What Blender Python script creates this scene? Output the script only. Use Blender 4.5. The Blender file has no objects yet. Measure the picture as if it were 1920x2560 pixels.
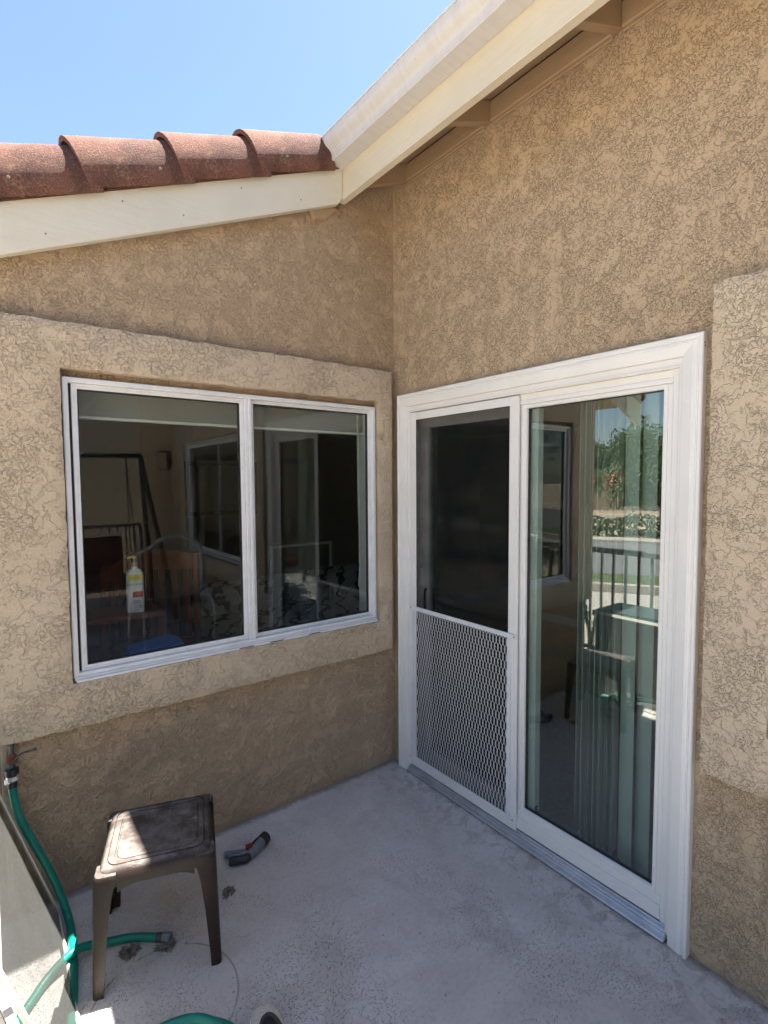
import bpy, bmesh, math, random
from mathutils import Vector, Matrix, noise
random.seed(7)
sc = bpy.context.scene
COL = sc.collection
PI = math.pi
R = math.radians

# ------------------------------------------------------------------ camera
cam_d = bpy.data.cameras.new('camera')
cam = bpy.data.objects.new('camera', cam_d); COL.objects.link(cam); sc.camera = cam
cam_d.sensor_fit = 'VERTICAL'; cam_d.sensor_height = 36.0; cam_d.lens = 1313.28 / 2560 * 36
cam_d.clip_start = 0.02; cam_d.clip_end = 2000
yaw, pitch, roll = 0.920542, -0.058693, -0.005969
fw = Vector((math.cos(yaw)*math.cos(pitch), math.sin(yaw)*math.cos(pitch), math.sin(pitch)))
rt = fw.cross(Vector((0, 0, 1))).normalized(); up = rt.cross(fw)
r2 = rt*math.cos(roll) + up*math.sin(roll); u2 = -rt*math.sin(roll) + up*math.cos(roll)
m = Matrix(((r2.x, u2.x, -fw.x, -1.88956), (r2.y, u2.y, -fw.y, -2.38505), (r2.z, u2.z, -fw.z, 1.65367), (0, 0, 0, 1)))
cam.matrix_world = m

# ------------------------------------------------------------------ light
SUN = Vector((0.342, 0.052, 1.0)).normalized()
el = math.asin(SUN.z); az = math.atan2(SUN.x, SUN.y)     # azimuth clockwise from +y
world = bpy.data.worlds.new("World"); sc.world = world; world.use_nodes = True
wn = world.node_tree; wn.nodes.clear()
sky = wn.nodes.new('ShaderNodeTexSky'); sky.sky_type = 'NISHITA'; sky.sun_disc = False
sky.sun_elevation = el; sky.sun_rotation = az; sky.air_density = 1.0; sky.dust_density = 0.6; sky.ozone_density = 1.6; sky.altitude = 100
bg = wn.nodes.new('ShaderNodeBackground'); bg.inputs[1].default_value = 0.044
wo = wn.nodes.new('ShaderNodeOutputWorld')
wn.links.new(sky.outputs[0], bg.inputs[0]); wn.links.new(bg.outputs[0], wo.inputs[0])
sl = bpy.data.lights.new('sun', 'SUN'); sl.energy = 5.0; sl.angle = R(0.55); sl.color = (1.0, 0.955, 0.88)
so = bpy.data.objects.new('sun', sl); COL.objects.link(so)
so.rotation_euler = SUN.to_track_quat('Z', 'Y').to_euler(); so.location = (0, 0, 12)
sc.view_settings.view_transform = 'Standard'; sc.view_settings.look = 'None'
sc.view_settings.exposure = 2.70; sc.view_settings.gamma = 1; sc.view_settings.use_curve_mapping = False
sc.cycles.max_bounces = 10; sc.cycles.diffuse_bounces = 5; sc.cycles.transparent_max_bounces = 24
sc.cycles.glossy_bounces = 5; sc.cycles.sample_clamp_indirect = 6

# ------------------------------------------------------------------ node helpers
class NT:
    def __init__(s, name):
        s.m = bpy.data.materials.new(name); s.m.use_nodes = True
        s.t = s.m.node_tree; s.t.nodes.clear()
        s.out = s.n('ShaderNodeOutputMaterial')
        s.tc = s.n('ShaderNodeTexCoord'); s.co = s.tc.outputs['Object']
    def n(s, typ, **kw):
        nd = s.t.nodes.new(typ)
        for k, v in kw.items(): setattr(nd, k, v)
        return nd
    def l(s, a, b): s.t.links.new(a, b)
    def inp(s, nd, k, v):
        if hasattr(v, 'is_output'): s.l(v, nd.inputs[k])
        else: nd.inputs[k].default_value = v
    def noise(s, scale, detail=2, rough=.5, dist=0., co=None):
        nd = s.n('ShaderNodeTexNoise'); nd.inputs['Scale'].default_value = scale; nd.inputs['Detail'].default_value = detail
        nd.inputs['Roughness'].default_value = rough; nd.inputs['Distortion'].default_value = dist
        s.l(co or s.co, nd.inputs['Vector']); return nd.outputs['Fac']
    def vor(s, scale, feature='F1', rnd=1., co=None, out='Distance'):
        nd = s.n('ShaderNodeTexVoronoi'); nd.feature = feature; nd.inputs['Scale'].default_value = scale
        nd.inputs['Randomness'].default_value = rnd; s.l(co or s.co, nd.inputs['Vector']); return nd.outputs[out]
    def map(s, v, a, b, c=0., d=1., smooth=True):
        nd = s.n('ShaderNodeMapRange'); nd.interpolation_type = 'SMOOTHSTEP' if smooth else 'LINEAR'
        s.inp(nd, 0, v); nd.inputs[1].default_value = a; nd.inputs[2].default_value = b; nd.inputs[3].default_value = c; nd.inputs[4].default_value = d
        return nd.outputs[0]
    def mth(s, op, a, b=0., c=None):
        nd = s.n('ShaderNodeMath', operation=op); s.inp(nd, 0, a); s.inp(nd, 1, b)
        if c is not None: s.inp(nd, 2, c)
        return nd.outputs[0]
    def mix(s, f, a, b, mode='MIX'):
        nd = s.n('ShaderNodeMix', data_type='RGBA', blend_type=mode)
        s.inp(nd, 0, f)
        for k, v in ((6, a), (7, b)):
            s.inp(nd, k, v if hasattr(v, 'is_output') else (*v[:3], 1))
        return nd.outputs[2]
    def sca(s, sx, sy, sz):
        nd = s.n('ShaderNodeMapping'); nd.inputs['Scale'].default_value = (sx, sy, sz); s.l(s.co, nd.inputs[0]); return nd.outputs[0]
    def bump(s, h, dist, strength=1.):
        nd = s.n('ShaderNodeBump'); nd.inputs['Strength'].default_value = strength; nd.inputs['Distance'].default_value = dist
        s.l(h, nd.inputs['Height']); return nd.outputs[0]
    def pbr(s, col, rough=.6, metal=0., normal=None, spec=.5, coat=0.):
        b = s.n('ShaderNodeBsdfPrincipled')
        s.inp(b, 'Base Color', col if hasattr(col, 'is_output') else (*col[:3], 1)); s.inp(b, 'Roughness', rough)
        b.inputs['Metallic'].default_value = metal; b.inputs['Specular IOR Level'].default_value = spec
        if coat: b.inputs['Coat Weight'].default_value = coat
        if normal is not None: s.l(normal, b.inputs['Normal'])
        s.l(b.outputs[0], s.out.inputs[0]); return b

def flat(name, col, rough=.6, metal=0., var=.12, scale=8., bumpd=0., bscale=60., spec=.5):
    t = NT(name)
    n1 = t.noise(scale, 4, .6, .4)
    c = t.mix(t.map(n1, .3, .7), [v*(1-var) for v in col], [min(v*(1+var), .95) for v in col])
    nm = t.bump(t.noise(bscale, 3, .6), bumpd) if bumpd else None
    t.pbr(c, t.map(n1, .3, .7, rough*.88, min(rough*1.1, 1)), metal, nm, spec); return t.m

def stucco(name, c1, c2, coarse=1., depth=.0045, smoothland=.85, crevice_shade=.62, dirt_low=0.):
    t = NT(name)
    warp = t.n('ShaderNodeTexNoise'); warp.inputs['Scale'].default_value = 9*coarse; warp.inputs['Detail'].default_value = 2
    t.l(t.co, warp.inputs['Vector'])
    va = t.n('ShaderNodeVectorMath', operation='MULTIPLY_ADD'); t.l(warp.outputs['Color'], va.inputs[0])
    va.inputs[1].default_value = (.03/coarse,)*3; t.l(t.co, va.inputs[2]); wco = va.outputs[0]
    a = t.noise(15*coarse, 6, .62, .15, wco)      # wandering trowel flakes
    b = t.noise(48*coarse, 4, .62, .25, wco)      # small curls
    land = t.map(t.noise(5.5*coarse, 3, .55), .46, .60)          # where the smooth plateaus lie
    pa = t.map(a, .480, .520)
    pb = t.map(b, .46, .54)
    fine = t.noise(300, 2, .6)
    bw = t.mth('MULTIPLY', t.mth('SUBTRACT', 1.05, land), pb)
    h = t.mth('ADD', t.mth('MULTIPLY', pa, .55), t.mth('MULTIPLY', bw, .75))
    h = t.mth('ADD', h, t.mth('MULTIPLY', t.noise(3.0, 3), 1.2))
    h = t.mth('ADD', h, t.mth('MULTIPLY', fine, .22))
    h = t.mth('ADD', h, t.mth('MULTIPLY', t.noise(110*coarse**.5, 3, .6), .55))
    # crevice shade painted into the colour along the flake edges and pits
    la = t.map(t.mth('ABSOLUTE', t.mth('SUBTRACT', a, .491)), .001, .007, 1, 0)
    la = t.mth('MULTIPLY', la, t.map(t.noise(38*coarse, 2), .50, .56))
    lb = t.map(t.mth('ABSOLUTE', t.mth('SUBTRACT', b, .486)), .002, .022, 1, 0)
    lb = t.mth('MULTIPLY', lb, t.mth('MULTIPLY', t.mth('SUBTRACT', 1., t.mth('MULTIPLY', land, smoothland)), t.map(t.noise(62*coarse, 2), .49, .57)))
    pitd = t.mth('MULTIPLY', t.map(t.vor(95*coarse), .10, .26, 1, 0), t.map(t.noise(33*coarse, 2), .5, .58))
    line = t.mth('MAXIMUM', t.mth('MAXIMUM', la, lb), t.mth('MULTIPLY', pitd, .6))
    h = t.mth('SUBTRACT', h, t.mth('MULTIPLY', line, .16))
    base = t.mix(t.map(t.noise(2.2, 4, .6), .3, .7), c1, c2)
    base = t.mix(t.map(t.noise(.9, 5, .65, .6), .50, .68, 0, .22), base, [c1[0]*.80, c1[1]*.76, c1[2]*.70])
    base = t.mix(t.map(t.noise(300, 1, .5), .35, .7, 0, .16), base, [v*.7 for v in c1])
    base = t.mix(t.mth('MULTIPLY', line, crevice_shade), base, [c1[0]*.28, c1[1]*.25, c1[2]*.22])
    if dirt_low:
        sp = t.n('ShaderNodeSeparateXYZ'); t.l(t.co, sp.inputs[0])
        zz = t.mth('ADD', sp.outputs[2], t.mth('MULTIPLY', t.noise(9, 3), .12))
        base = t.mix(t.map(zz, .05, .22, dirt_low, 0), base, (.13, .11, .09))
    t.pbr(base, .92, 0, t.bump(h, depth), .25)
    return t.m

M = {}
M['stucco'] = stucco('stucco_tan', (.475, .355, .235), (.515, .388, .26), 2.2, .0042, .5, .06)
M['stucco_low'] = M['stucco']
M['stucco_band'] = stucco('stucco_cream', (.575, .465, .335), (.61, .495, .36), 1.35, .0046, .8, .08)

def painted_wood(name, col, rough=.55, grain='x', warm=None, stain=.12):
    t = NT(name)
    sv = {'x': (3, 60, 60), 'y': (60, 3, 60), 'z': (60, 60, 3)}[grain]
    g = t.noise(1.0, 5, .65, .6, t.sca(*sv))
    big = t.noise(3.5, 4, .6)
    c = t.mix(t.map(big, .35, .7), [v*.93 for v in col], col)
    spots = t.map(t.vor(26), .0, .05, .55, 0)
    c = t.mix(t.mth('MULTIPLY', spots, t.map(t.noise(14, 2), .55, .62)), c, (.2, .15, .1))
    c = t.mix(t.map(g, .60, .74, 0, stain*1.6), c, [v*.62 for v in col])
    t.pbr(c, rough, 0, t.bump(t.mth('ADD', g, t.mth('MULTIPLY', t.noise(120, 2), .25)), .0016), .35)
    return t.m
M['fascia'] = painted_wood('cream_painted_fascia', (.62, .56, .44), grain='y')
M['rake'] = painted_wood('cream_painted_rake', (.68, .645, .54), grain='x', stain=.2)
M['soffit'] = painted_wood('tan_painted_soffit', (.40, .285, .175), .6, 'y')
M['rafter'] = painted_wood('tan_painted_rafter', (.40, .285, .175), .6, 'x')
M['white'] = flat('white_vinyl', (.78, .765, .735), .38, var=.03, scale=5, bumpd=.0004, bscale=30, spec=.5)
M['white_alu'] = flat('white_aluminium', (.74, .745, .75), .42, var=.05, scale=14, bumpd=.0004, bscale=90)
M['alu'] = flat('bare_aluminium_track', (.62, .64, .68), .36, .75, .1, 10)
M['seal'] = flat('black_rubber_seal', (.03, .03, .03), .7)
M['groove'] = flat('dark_gap', (.035, .03, .028), .8)
M['steel'] = flat('screw_steel', (.35, .34, .33), .35, .9)
M['int_wall'] = flat('beige_interior_paint', (.40, .375, .33), .85, var=.04)
M['int_white'] = flat('white_interior_paint', (.70, .69, .66), .6, var=.03)
M['carpet'] = flat('grey_carpet', (.27, .265, .26), .95, var=.2, scale=40, bumpd=.004, bscale=400)
M['wood'] = flat('cherry_wood', (.17, .060, .026), .42, var=.3, scale=7)
M['wood_light'] = flat('oak_wood', (.36, .2, .1), .45, var=.25, scale=7)
M['blue'] = flat('blue_fabric', (.04, .12, .36), .9, var=.2, bumpd=.004, bscale=40)
M['black'] = flat('black_plastic', (.018, .018, .02), .45, var=.2)
M['dkgrey'] = flat('dark_grey_plastic', (.05, .055, .06), .5, var=.2)
M['black_metal'] = flat('black_powder_coat', (.018, .019, .021), .5, var=.2)
M['green_hose'] = flat('green_vinyl_hose', (.0, .20, .145), .40, var=.10, scale=20, bumpd=.0008, bscale=90)
M['hose_grey'] = flat('grey_plastic', (.14, .165, .19), .4, var=.1)
M['red'] = flat('red_plastic', (.22, .012, .01), .4)
M['tag'] = flat('silver_foil', (.75, .75, .78), .3, .6, .1, 60)
M['rail'] = flat('grey_painted_railing', (.16, .17, .17), .5, var=.1)
M['slat'] = flat('ivory_blind_slat', (.60, .60, .56), .6, var=.03)
M['box'] = flat('green_grey_resin', (.06, .085, .085), .55, var=.15, bumpd=.0006, bscale=50)
M['lotion'] = flat('white_bottle_plastic', (.8, .8, .78), .3, var=.02)
M['yellow'] = flat('yellow_label', (.8, .65, .02), .5, var=.03)
M['label_red'] = flat('red_label', (.55, .03, .03), .5, var=.03)
M['gold'] = flat('gold_pump_plastic', (.5, .38, .1), .35, .2)
M['leaf_dry'] = flat('dry_leaf', (.20, .175, .14), .9, var=.4, scale=90)
M['pipe'] = flat('weathered_galvanised_pipe', (.12, .12, .115), .55, .5, .4, 60, .001, 80)
M['rust'] = flat('rusty_valve', (.16, .06, .03), .8, .2, .5, 70, .001, 90)
M['brass'] = flat('dull_brass', (.24, .2, .13), .5, .7, .3, 50)
M['cream_metal'] = flat('cream_screen_frame', (.70, .66, .58), .45, .1, .08, 20)
M['cushion'] = flat('maroon_cushion', (.10, .02, .02), .9, var=.2)
M['tube_white'] = flat('white_tube', (.78, .79, .8), .4)
M['shoe_knit'] = NT('shoe_knit').m
t = NT('oatmeal_shoe_knit'); v = t.vor(230); 
t.pbr(t.mix(t.map(v, .1, .55), (.34, .32, .28), (.66, .63, .55)), .9, 0, t.bump(v, .002), .2); M['shoe_knit'] = t.m
M['shoe_edge'] = flat('dark_shoe_trim', (.05, .045, .04), .85)

M['strip'] = flat('weathered_pale_wood', (.42, .36, .26), .9, var=.2, scale=20, bumpd=.002, bscale=40)
# gutter: white paint with run-off streaks
t = NT('gutter_white')
st = t.noise(1., 4, .6, .3, t.sca(4, 42, 4))
sp = t.n('ShaderNodeSeparateXYZ'); t.l(t.co, sp.inputs[0])
hz = t.map(sp.outputs[2], 3.26, 3.34)
c = t.mix(t.mth('MULTIPLY', t.map(st, .42, .62), t.map(hz, 0, 1, .15, .75)), (.55, .54, .53), (.37, .31, .27))
c = t.mix(t.map(t.noise(50, 2), .74, .78, 0, .6), c, (.2, .15, .12))
t.pbr(c, .42, 0, t.bump(t.noise(20, 2), .0006)); M['gutter'] = t.m

# roof tile: sand-faced concrete, weathered
t = NT('terracotta_tile')
n1 = t.noise(5, 4, .6); n2 = t.noise(150, 3, .7); n3 = t.noise(420, 2, .6)
c = t.mix(t.map(n1, .3, .7), (.155, .062, .046), (.21, .090, .066))
oi = t.n('ShaderNodeObjectInfo'); c = t.mix(t.mth('MULTIPLY', oi.outputs['Random'], .5), c, (.13, .075, .058))
c = t.mix(t.map(n2, .50, .64, 0, .55), c, (.36, .225, .17))
c = t.mix(t.map(t.noise(120, 3, .7, .4), .60, .70, 0, .75), c, (.07, .035, .028))
sp = t.n('ShaderNodeSeparateXYZ'); t.l(t.co, sp.inputs[0])
lich = t.mth('MULTIPLY', t.map(t.noise(9, 5, .7), .56, .68), t.map(t.noise(70, 2), .45, .6))
c = t.mix(t.mth('MULTIPLY', lich, .7), c, (.36, .27, .13))
c = t.mix(t.mth('MULTIPLY', t.map(t.noise(4, 4, .6, .5), .5, .66), t.map(n3, .4, .6)), c, (.06, .035, .03))
t.pbr(c, .92, 0, t.bump(t.mth('ADD', n2, t.mth('MULTIPLY', n3, .6)), .0045), .2); M['tile'] = t.m

# concrete patio: cool grey wash, pock-marked, stained
t = NT('patio_concrete')
n1 = t.noise(1.3, 5, .6, .6); n2 = t.noise(7, 4, .6, .8); n3 = t.noise(60, 3, .6)
c = t.mix(t.map(n1, .35, .65), (.53, .495, .475), (.63, .60, .57))
c = t.mix(t.map(n2, .45, .72, 0, .40), c, (.44, .395, .365))
c = t.mix(t.map(t.noise(2.4, 5, .65, .8), .52, .66, 0, .40), c, (.36, .325, .30))
c = t.mix(t.map(n3, .45, .7, 0, .18), c, (.22, .2, .2))
pitzone = t.map(t.noise(2.6, 4, .6, .5), .40, .60)
vd = t.n('ShaderNodeTexVoronoi'); vd.inputs['Scale'].default_value = 170; t.l(t.co, vd.inputs['Vector'])
pick = t.n('ShaderNodeSeparateColor'); t.l(vd.outputs['Color'], pick.inputs[0])
pit = t.mth('MULTIPLY', t.map(vd.outputs['Distance'],   .12, .42, 1, 0), t.map(pick.outputs[0], .35, .45))
vd2 = t.n('ShaderNodeTexVoronoi'); vd2.inputs['Scale'].default_value = 40; t.l(t.co, vd2.inputs['Vector'])
pick2 = t.n('ShaderNodeSeparateColor'); t.l(vd2.outputs['Color'], pick2.inputs[0])
pit2 = t.mth('MULTIPLY', t.map(vd2.outputs['Distance'], .06, .22, 1, 0), t.map(pick2.outputs[1], .86, .88))
pits = t.mth('MAXIMUM', t.mth('MULTIPLY', pit, pitzone), t.mth('MULTIPLY', pit2, .7))
c = t.mix(t.mth('MULTIPLY', pits, .62), c, (.15, .135, .13))
# brown water stains by the door sill
sp = t.n('ShaderNodeSeparateXYZ'); t.l(t.co, sp.inputs[0])
near = t.map(sp.outputs[0], -.38, -.03, 0, 1)
blot = t.noise(11, 5, .6, 1.2)
c = t.mix(t.mth('MULTIPLY', t.map(blot, .48, .58), t.mth('MULTIPLY', near, .38)), c, (.20, .155, .13))
c = t.mix(t.mth('MULTIPLY', t.map(t.vor(13), .12, .2, 1, 0), t.mth('MULTIPLY', t.map(t.noise(3, 2), .5, .6), t.map(sp.outputs[0], -.6, -.2, 0, .5))), c, (.2, .17, .16))
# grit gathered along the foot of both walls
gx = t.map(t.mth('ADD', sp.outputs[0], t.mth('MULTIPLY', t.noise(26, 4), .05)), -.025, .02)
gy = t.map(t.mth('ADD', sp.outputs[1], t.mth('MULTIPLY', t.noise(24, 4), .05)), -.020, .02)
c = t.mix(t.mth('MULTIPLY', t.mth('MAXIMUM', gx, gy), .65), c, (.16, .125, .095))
# faint ring left by a pot
dv = t.n('ShaderNodeVectorMath', operation='DISTANCE'); t.l(t.co, dv.inputs[0]); dv.inputs[1].default_value = (-1.50, -.71, 0)
ring = t.map(t.mth('ABSOLUTE', t.mth('SUBTRACT', dv.outputs['Value'], .225)), .001, .0045, 1, 0)
c = t.mix(t.mth('MULTIPLY', ring, t.map(t.noise(8, 2), .40, .55, 0, .6)), c, (.12, .105, .1))
hh = t.mth('SUBTRACT', t.mth('MULTIPLY', n3, .4), t.mth('MULTIPLY', pits, 1.))
hh = t.mth('ADD', hh, t.mth('MULTIPLY', n2, 1.0))
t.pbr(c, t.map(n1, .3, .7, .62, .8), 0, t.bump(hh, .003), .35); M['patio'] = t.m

# brown resin stool, dusty
t = NT('brown_resin_dusty')
gn = t.n('ShaderNodeNewGeometry'); s2 = t.n('ShaderNodeSeparateXYZ'); t.l(gn.outputs['Normal'], s2.inputs[0])
upf = t.map(s2.outputs[2], .5, .95)
d1 = t.noise(9, 6, .72, .3); d2 = t.noise(1., 4, .7, .4, t.sca(14, 70, 18))
dust = t.mth('MULTIPLY', upf, t.mth('ADD', t.map(d1, .36, .74, .06, .60), t.map(d2, .56, .72, 0, .4)))
spk = t.mth('MULTIPLY', t.map(t.vor(60), .05, .12, 1, 0), t.map(t.noise(22, 2), .55, .6))
dust = t.mth('MAXIMUM', dust, t.mth('MULTIPLY', spk, upf))
base = t.mix(t.map(t.noise(6, 3), .3, .7), (.020, .0125, .010), (.034, .021, .016))
base = t.mix(t.map(t.noise(40, 4, .7), .6, .75, 0, .25), base, (.2, .16, .14))
c = t.mix(dust, base, (.33, .29, .26))
t.pbr(c, t.mth('ADD', .5, t.mth('MULTIPLY', dust, .35)), 0, t.bump(t.noise(180, 2), .0006), .35); M['stool'] = t.m

# blanket with dark zigzag leaves
t = NT('patterned_blanket')
mp = t.n('ShaderNodeMapping'); mp.inputs['Rotation'].default_value = (0, 0, .6); t.l(t.co, mp.inputs[0])
wv = t.n('ShaderNodeTexWave'); wv.inputs['Scale'].default_value = 2.2; wv.inputs['Distortion'].default_value = 7; wv.inputs['Detail'].default_value = 3; wv.inputs['Detail Scale'].default_value = 3
t.l(mp.outputs[0], wv.inputs['Vector'])
c = t.mix(t.map(wv.outputs['Fac'], .80, .84), (.36, .34, .29), (.06, .055, .05))
t.pbr(c, .95, 0, t.bump(t.noise(1, 2, .5, 0, t.sca(6, 120, 120)), .004), .2); M['blanket'] = t.m

def glass(name, tint, ior):
    t = NT(name)
    gm = t.n('ShaderNodeNewGeometry')
    io = t.mth('ADD', ior, t.mth('MULTIPLY', gm.outputs['Backfacing'], 1/ior - ior))
    fr = t.n('ShaderNodeFresnel'); t.l(io, fr.inputs[0])
    tr = t.n('ShaderNodeBsdfTransparent'); tr.inputs[0].default_value = (*tint, 1)
    gl = t.n('ShaderNodeBsdfGlossy'); gl.inputs['Roughness'].default_value = .0; gl.inputs[0].default_value = (1, 1, 1, 1)
    nz = t.bump(t.noise(1.6, 1), .0011); t.l(nz, gl.inputs['Normal'])
    mx = t.n('ShaderNodeMixShader'); t.l(fr.outputs[0], mx.inputs[0]); t.l(tr.outputs[0], mx.inputs[1]); t.l(gl.outputs[0], mx.inputs[2])
    t.l(mx.outputs[0], t.out.inputs[0]); return t.m
M['glass_win'] = glass('window_glass', (.86, .89, .875), 1.52)
M['glass_door'] = glass('green_tinted_door_glass', (.80, .87, .845), 1.95)

def mesh_sheet(name, col, opac, rough=.7, weave=700):
    t = NT(name)
    tr = t.n('ShaderNodeBsdfTransparent')
    df = t.n('ShaderNodeBsdfDiffuse'); df.inputs[0].default_value = (*col, 1)
    tl = t.n('ShaderNodeBsdfTranslucent'); tl.inputs[0].default_value = (*col, 1)
    m1 = t.n('ShaderNodeMixShader'); m1.inputs[0].default_value = .25; t.l(df.outputs[0], m1.inputs[1]); t.l(tl.outputs[0], m1.inputs[2])
    f = t.mth('ADD', opac, t.mth('MULTIPLY', t.mth('SUBTRACT', t.noise(7, 4, .6), .5), .25))
    mx = t.n('ShaderNodeMixShader'); t.l(f, mx.inputs[0]); t.l(tr.outputs[0], mx.inputs[1]); t.l(m1.outputs[0], mx.inputs[2])
    t.l(mx.outputs[0], t.out.inputs[0]); return t.m
M['screen'] = mesh_sheet('charcoal_insect_mesh', (.022, .023, .023), .38)
M['screen_light'] = mesh_sheet('dusty_grey_insect_mesh', (.105, .105, .10), .40)

# outdoors
t = NT('leaf_green'); oi = t.n('ShaderNodeObjectInfo')
lc = t.mix(t.noise(1.6, 3), (.028, .060, .014), (.085, .135, .035))
lc = t.mix(oi.outputs['Random'], lc, (.055, .085, .02), 'MIX')
b = t.pbr(lc, .6, 0, None, .3); M['leaf'] = t.m
t = NT('blossom'); t.pbr(t.mix(t.noise(3, 2), (.55, .09, .03), (.65, .2, .08)), .8); M['blossom'] = t.m
M['bark'] = flat('bark', (.12, .09, .065), .95, var=.3, bumpd=.02, bscale=20)
M['lawn'] = flat('lawn_green', (.075, .105, .04), .95, var=.25, scale=3, bumpd=.02, bscale=60)
M['asphalt'] = flat('grey_asphalt', (.13, .13, .132), .9, var=.12, scale=2)
M['walk'] = flat('pale_concrete', (.33, .30, .26), .85, var=.08)
M['yard'] = flat('dry_ground', (.40, .33, .25), .95, var=.15, scale=1)
M['roof_far'] = flat('red_tile_roof', (.36, .13, .08), .9, var=.2, scale=4, bumpd=.03, bscale=5)
M['house'] = flat('pale_house_stucco', (.50, .42, .32), .9, var=.05)
M['house2'] = flat('cream_house_stucco', (.60, .54, .44), .9, var=.05)
M['pane_dark'] = flat('dark_window', (.03, .035, .04), .15)

# ------------------------------------------------------------------ geometry helpers
def add_box(bm, lo, hi, bev=0., seg=2, mat=None):
    lo = Vector(lo); hi = Vector(hi)
    b = bmesh.new(); bmesh.ops.create_cube(b, size=1)
    for v in b.verts:
        v.co = Vector(((lo.x+hi.x)/2 + v.co.x*(hi.x-lo.x), (lo.y+hi.y)/2 + v.co.y*(hi.y-lo.y), (lo.z+hi.z)/2 + v.co.z*(hi.z-lo.z)))
    if bev: bmesh.ops.bevel(b, geom=list(b.edges), offset=bev, segments=seg, affect='EDGES', profile=.6)
    if mat is not None: b.transform(mat)
    me = bpy.data.meshes.new('tmp'); b.to_mesh(me); b.free(); bm.from_mesh(me); bpy.data.meshes.remove(me)

def add_poly_prism(bm, pts, off):
    """pts: 3-D outline, off: extrusion vector"""
    off = Vector(off); A = [bm.verts.new(p) for p in pts]; B = [bm.verts.new(Vector(p)+off) for p in pts]
    n = len(pts); fs = [bm.faces.new(A), bm.faces.new(B[::-1])]
    for i in range(n): fs.append(bm.faces.new((A[i], B[i], B[(i+1) % n], A[(i+1) % n])))
    return fs

def add_sweep(bm, prof_at, closed_prof=True, caps=True):
    """prof_at: list of rings (lists of Vectors)"""
    rings = [[bm.verts.new(p) for p in r] for r in prof_at]
    n = len(rings[0])
    for a, b in zip(rings, rings[1:]):
        for i in range(n if closed_prof else n-1):
            bm.faces.new((a[i], a[(i+1) % n], b[(i+1) % n], b[i]))
    if caps and closed_prof:
        bm.faces.new(rings[0][::-1]); bm.faces.new(rings[-1])

def tube(bm, pts, rad, n=10, caps=True, flatz=1.):
    pts = [Vector(p) for p in pts]
    rad = rad if isinstance(rad, (list, tuple)) else [rad]*len(pts)
    rings = []; ref = None
    for i, p in enumerate(pts):
        d = (pts[min(i+1, len(pts)-1)] - pts[max(i-1, 0)]).normalized()
        if ref is None:
            ref = d.orthogonal().normalized()
        ref = (ref - d*ref.dot(d)).normalized(); b = d.cross(ref)
        rr = []
        for k in range(n):
            a = 2*PI*k/n; o = (ref*math.cos(a)+b*math.sin(a))*rad[i]; o.z *= flatz
            rr.append(p+o)
        rings.append(rr)
    add_sweep(bm, rings, True, caps)

def catmull(pts, per=8):
    P = [Vector(p) for p in pts]; P = [P[0]*2-P[1]] + P + [P[-1]*2-P[-2]]; out = []
    for i in range(1, len(P)-2):
        for k in range(per):
            t = k/per; a, b, c, d = P[i-1], P[i], P[i+1], P[i+2]
            out.append(.5*((2*b)+(c-a)*t+(2*a-5*b+4*c-d)*t*t+(3*b-3*c+d-a)*t**3))
    out.append(P[-2]); return out

def obj(name, bm, mat, parent=None, smooth=None, props=None, mods=None):
    bmesh.ops.recalc_face_normals(bm, faces=list(bm.faces))
    me = bpy.data.meshes.new(name); bm.to_mesh(me); bm.free()
    o = bpy.data.objects.new(name, me); COL.objects.link(o)
    if isinstance(mat, (list, tuple)):
        for q in mat: me.materials.append(q)
    else: me.materials.append(mat)
    if smooth:
        for p in me.polygons: p.use_smooth = True
        md = None
        try: me.set_sharp_from_angle(angle=R(smooth if smooth > 1 else 40))
        except Exception: pass
    if parent: o.parent = parent
    for k, v in (props or {}).items(): o[k] = v
    return o

def thing(name, label, cat, loc=(0, 0, 0), rz=0., group=None):
    o = bpy.data.objects.new(name, None); COL.objects.link(o); o.location = loc; o.rotation_euler = (0, 0, rz)
    o.empty_display_size = .05
    o['label'] = label; o['category'] = cat
    if group: o['group'] = group
    return o
def tag(o, label, cat, group=None):
    o['label'] = label; o['category'] = cat
    if group: o['group'] = group
    return o
def local(root, bm_fn): return bm_fn

def parent_keep(root):
    """children are modelled in world space: shift their meshes into the thing's frame"""
    inv = Matrix.LocRotScale(root.location, root.rotation_euler, None).inverted()
    done = set()
    for ch in [c for c in bpy.data.objects if c.parent == root]:
        if ch.type == 'MESH' and ch.data.name not in done:
            ch.data.transform(inv); done.add(ch.data.name)
        for g in [c for c in bpy.data.objects if c.parent == ch]:
            if g.type == 'MESH' and g.data.name not in done:
                g.data.transform(inv); done.add(g.data.name)

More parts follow.
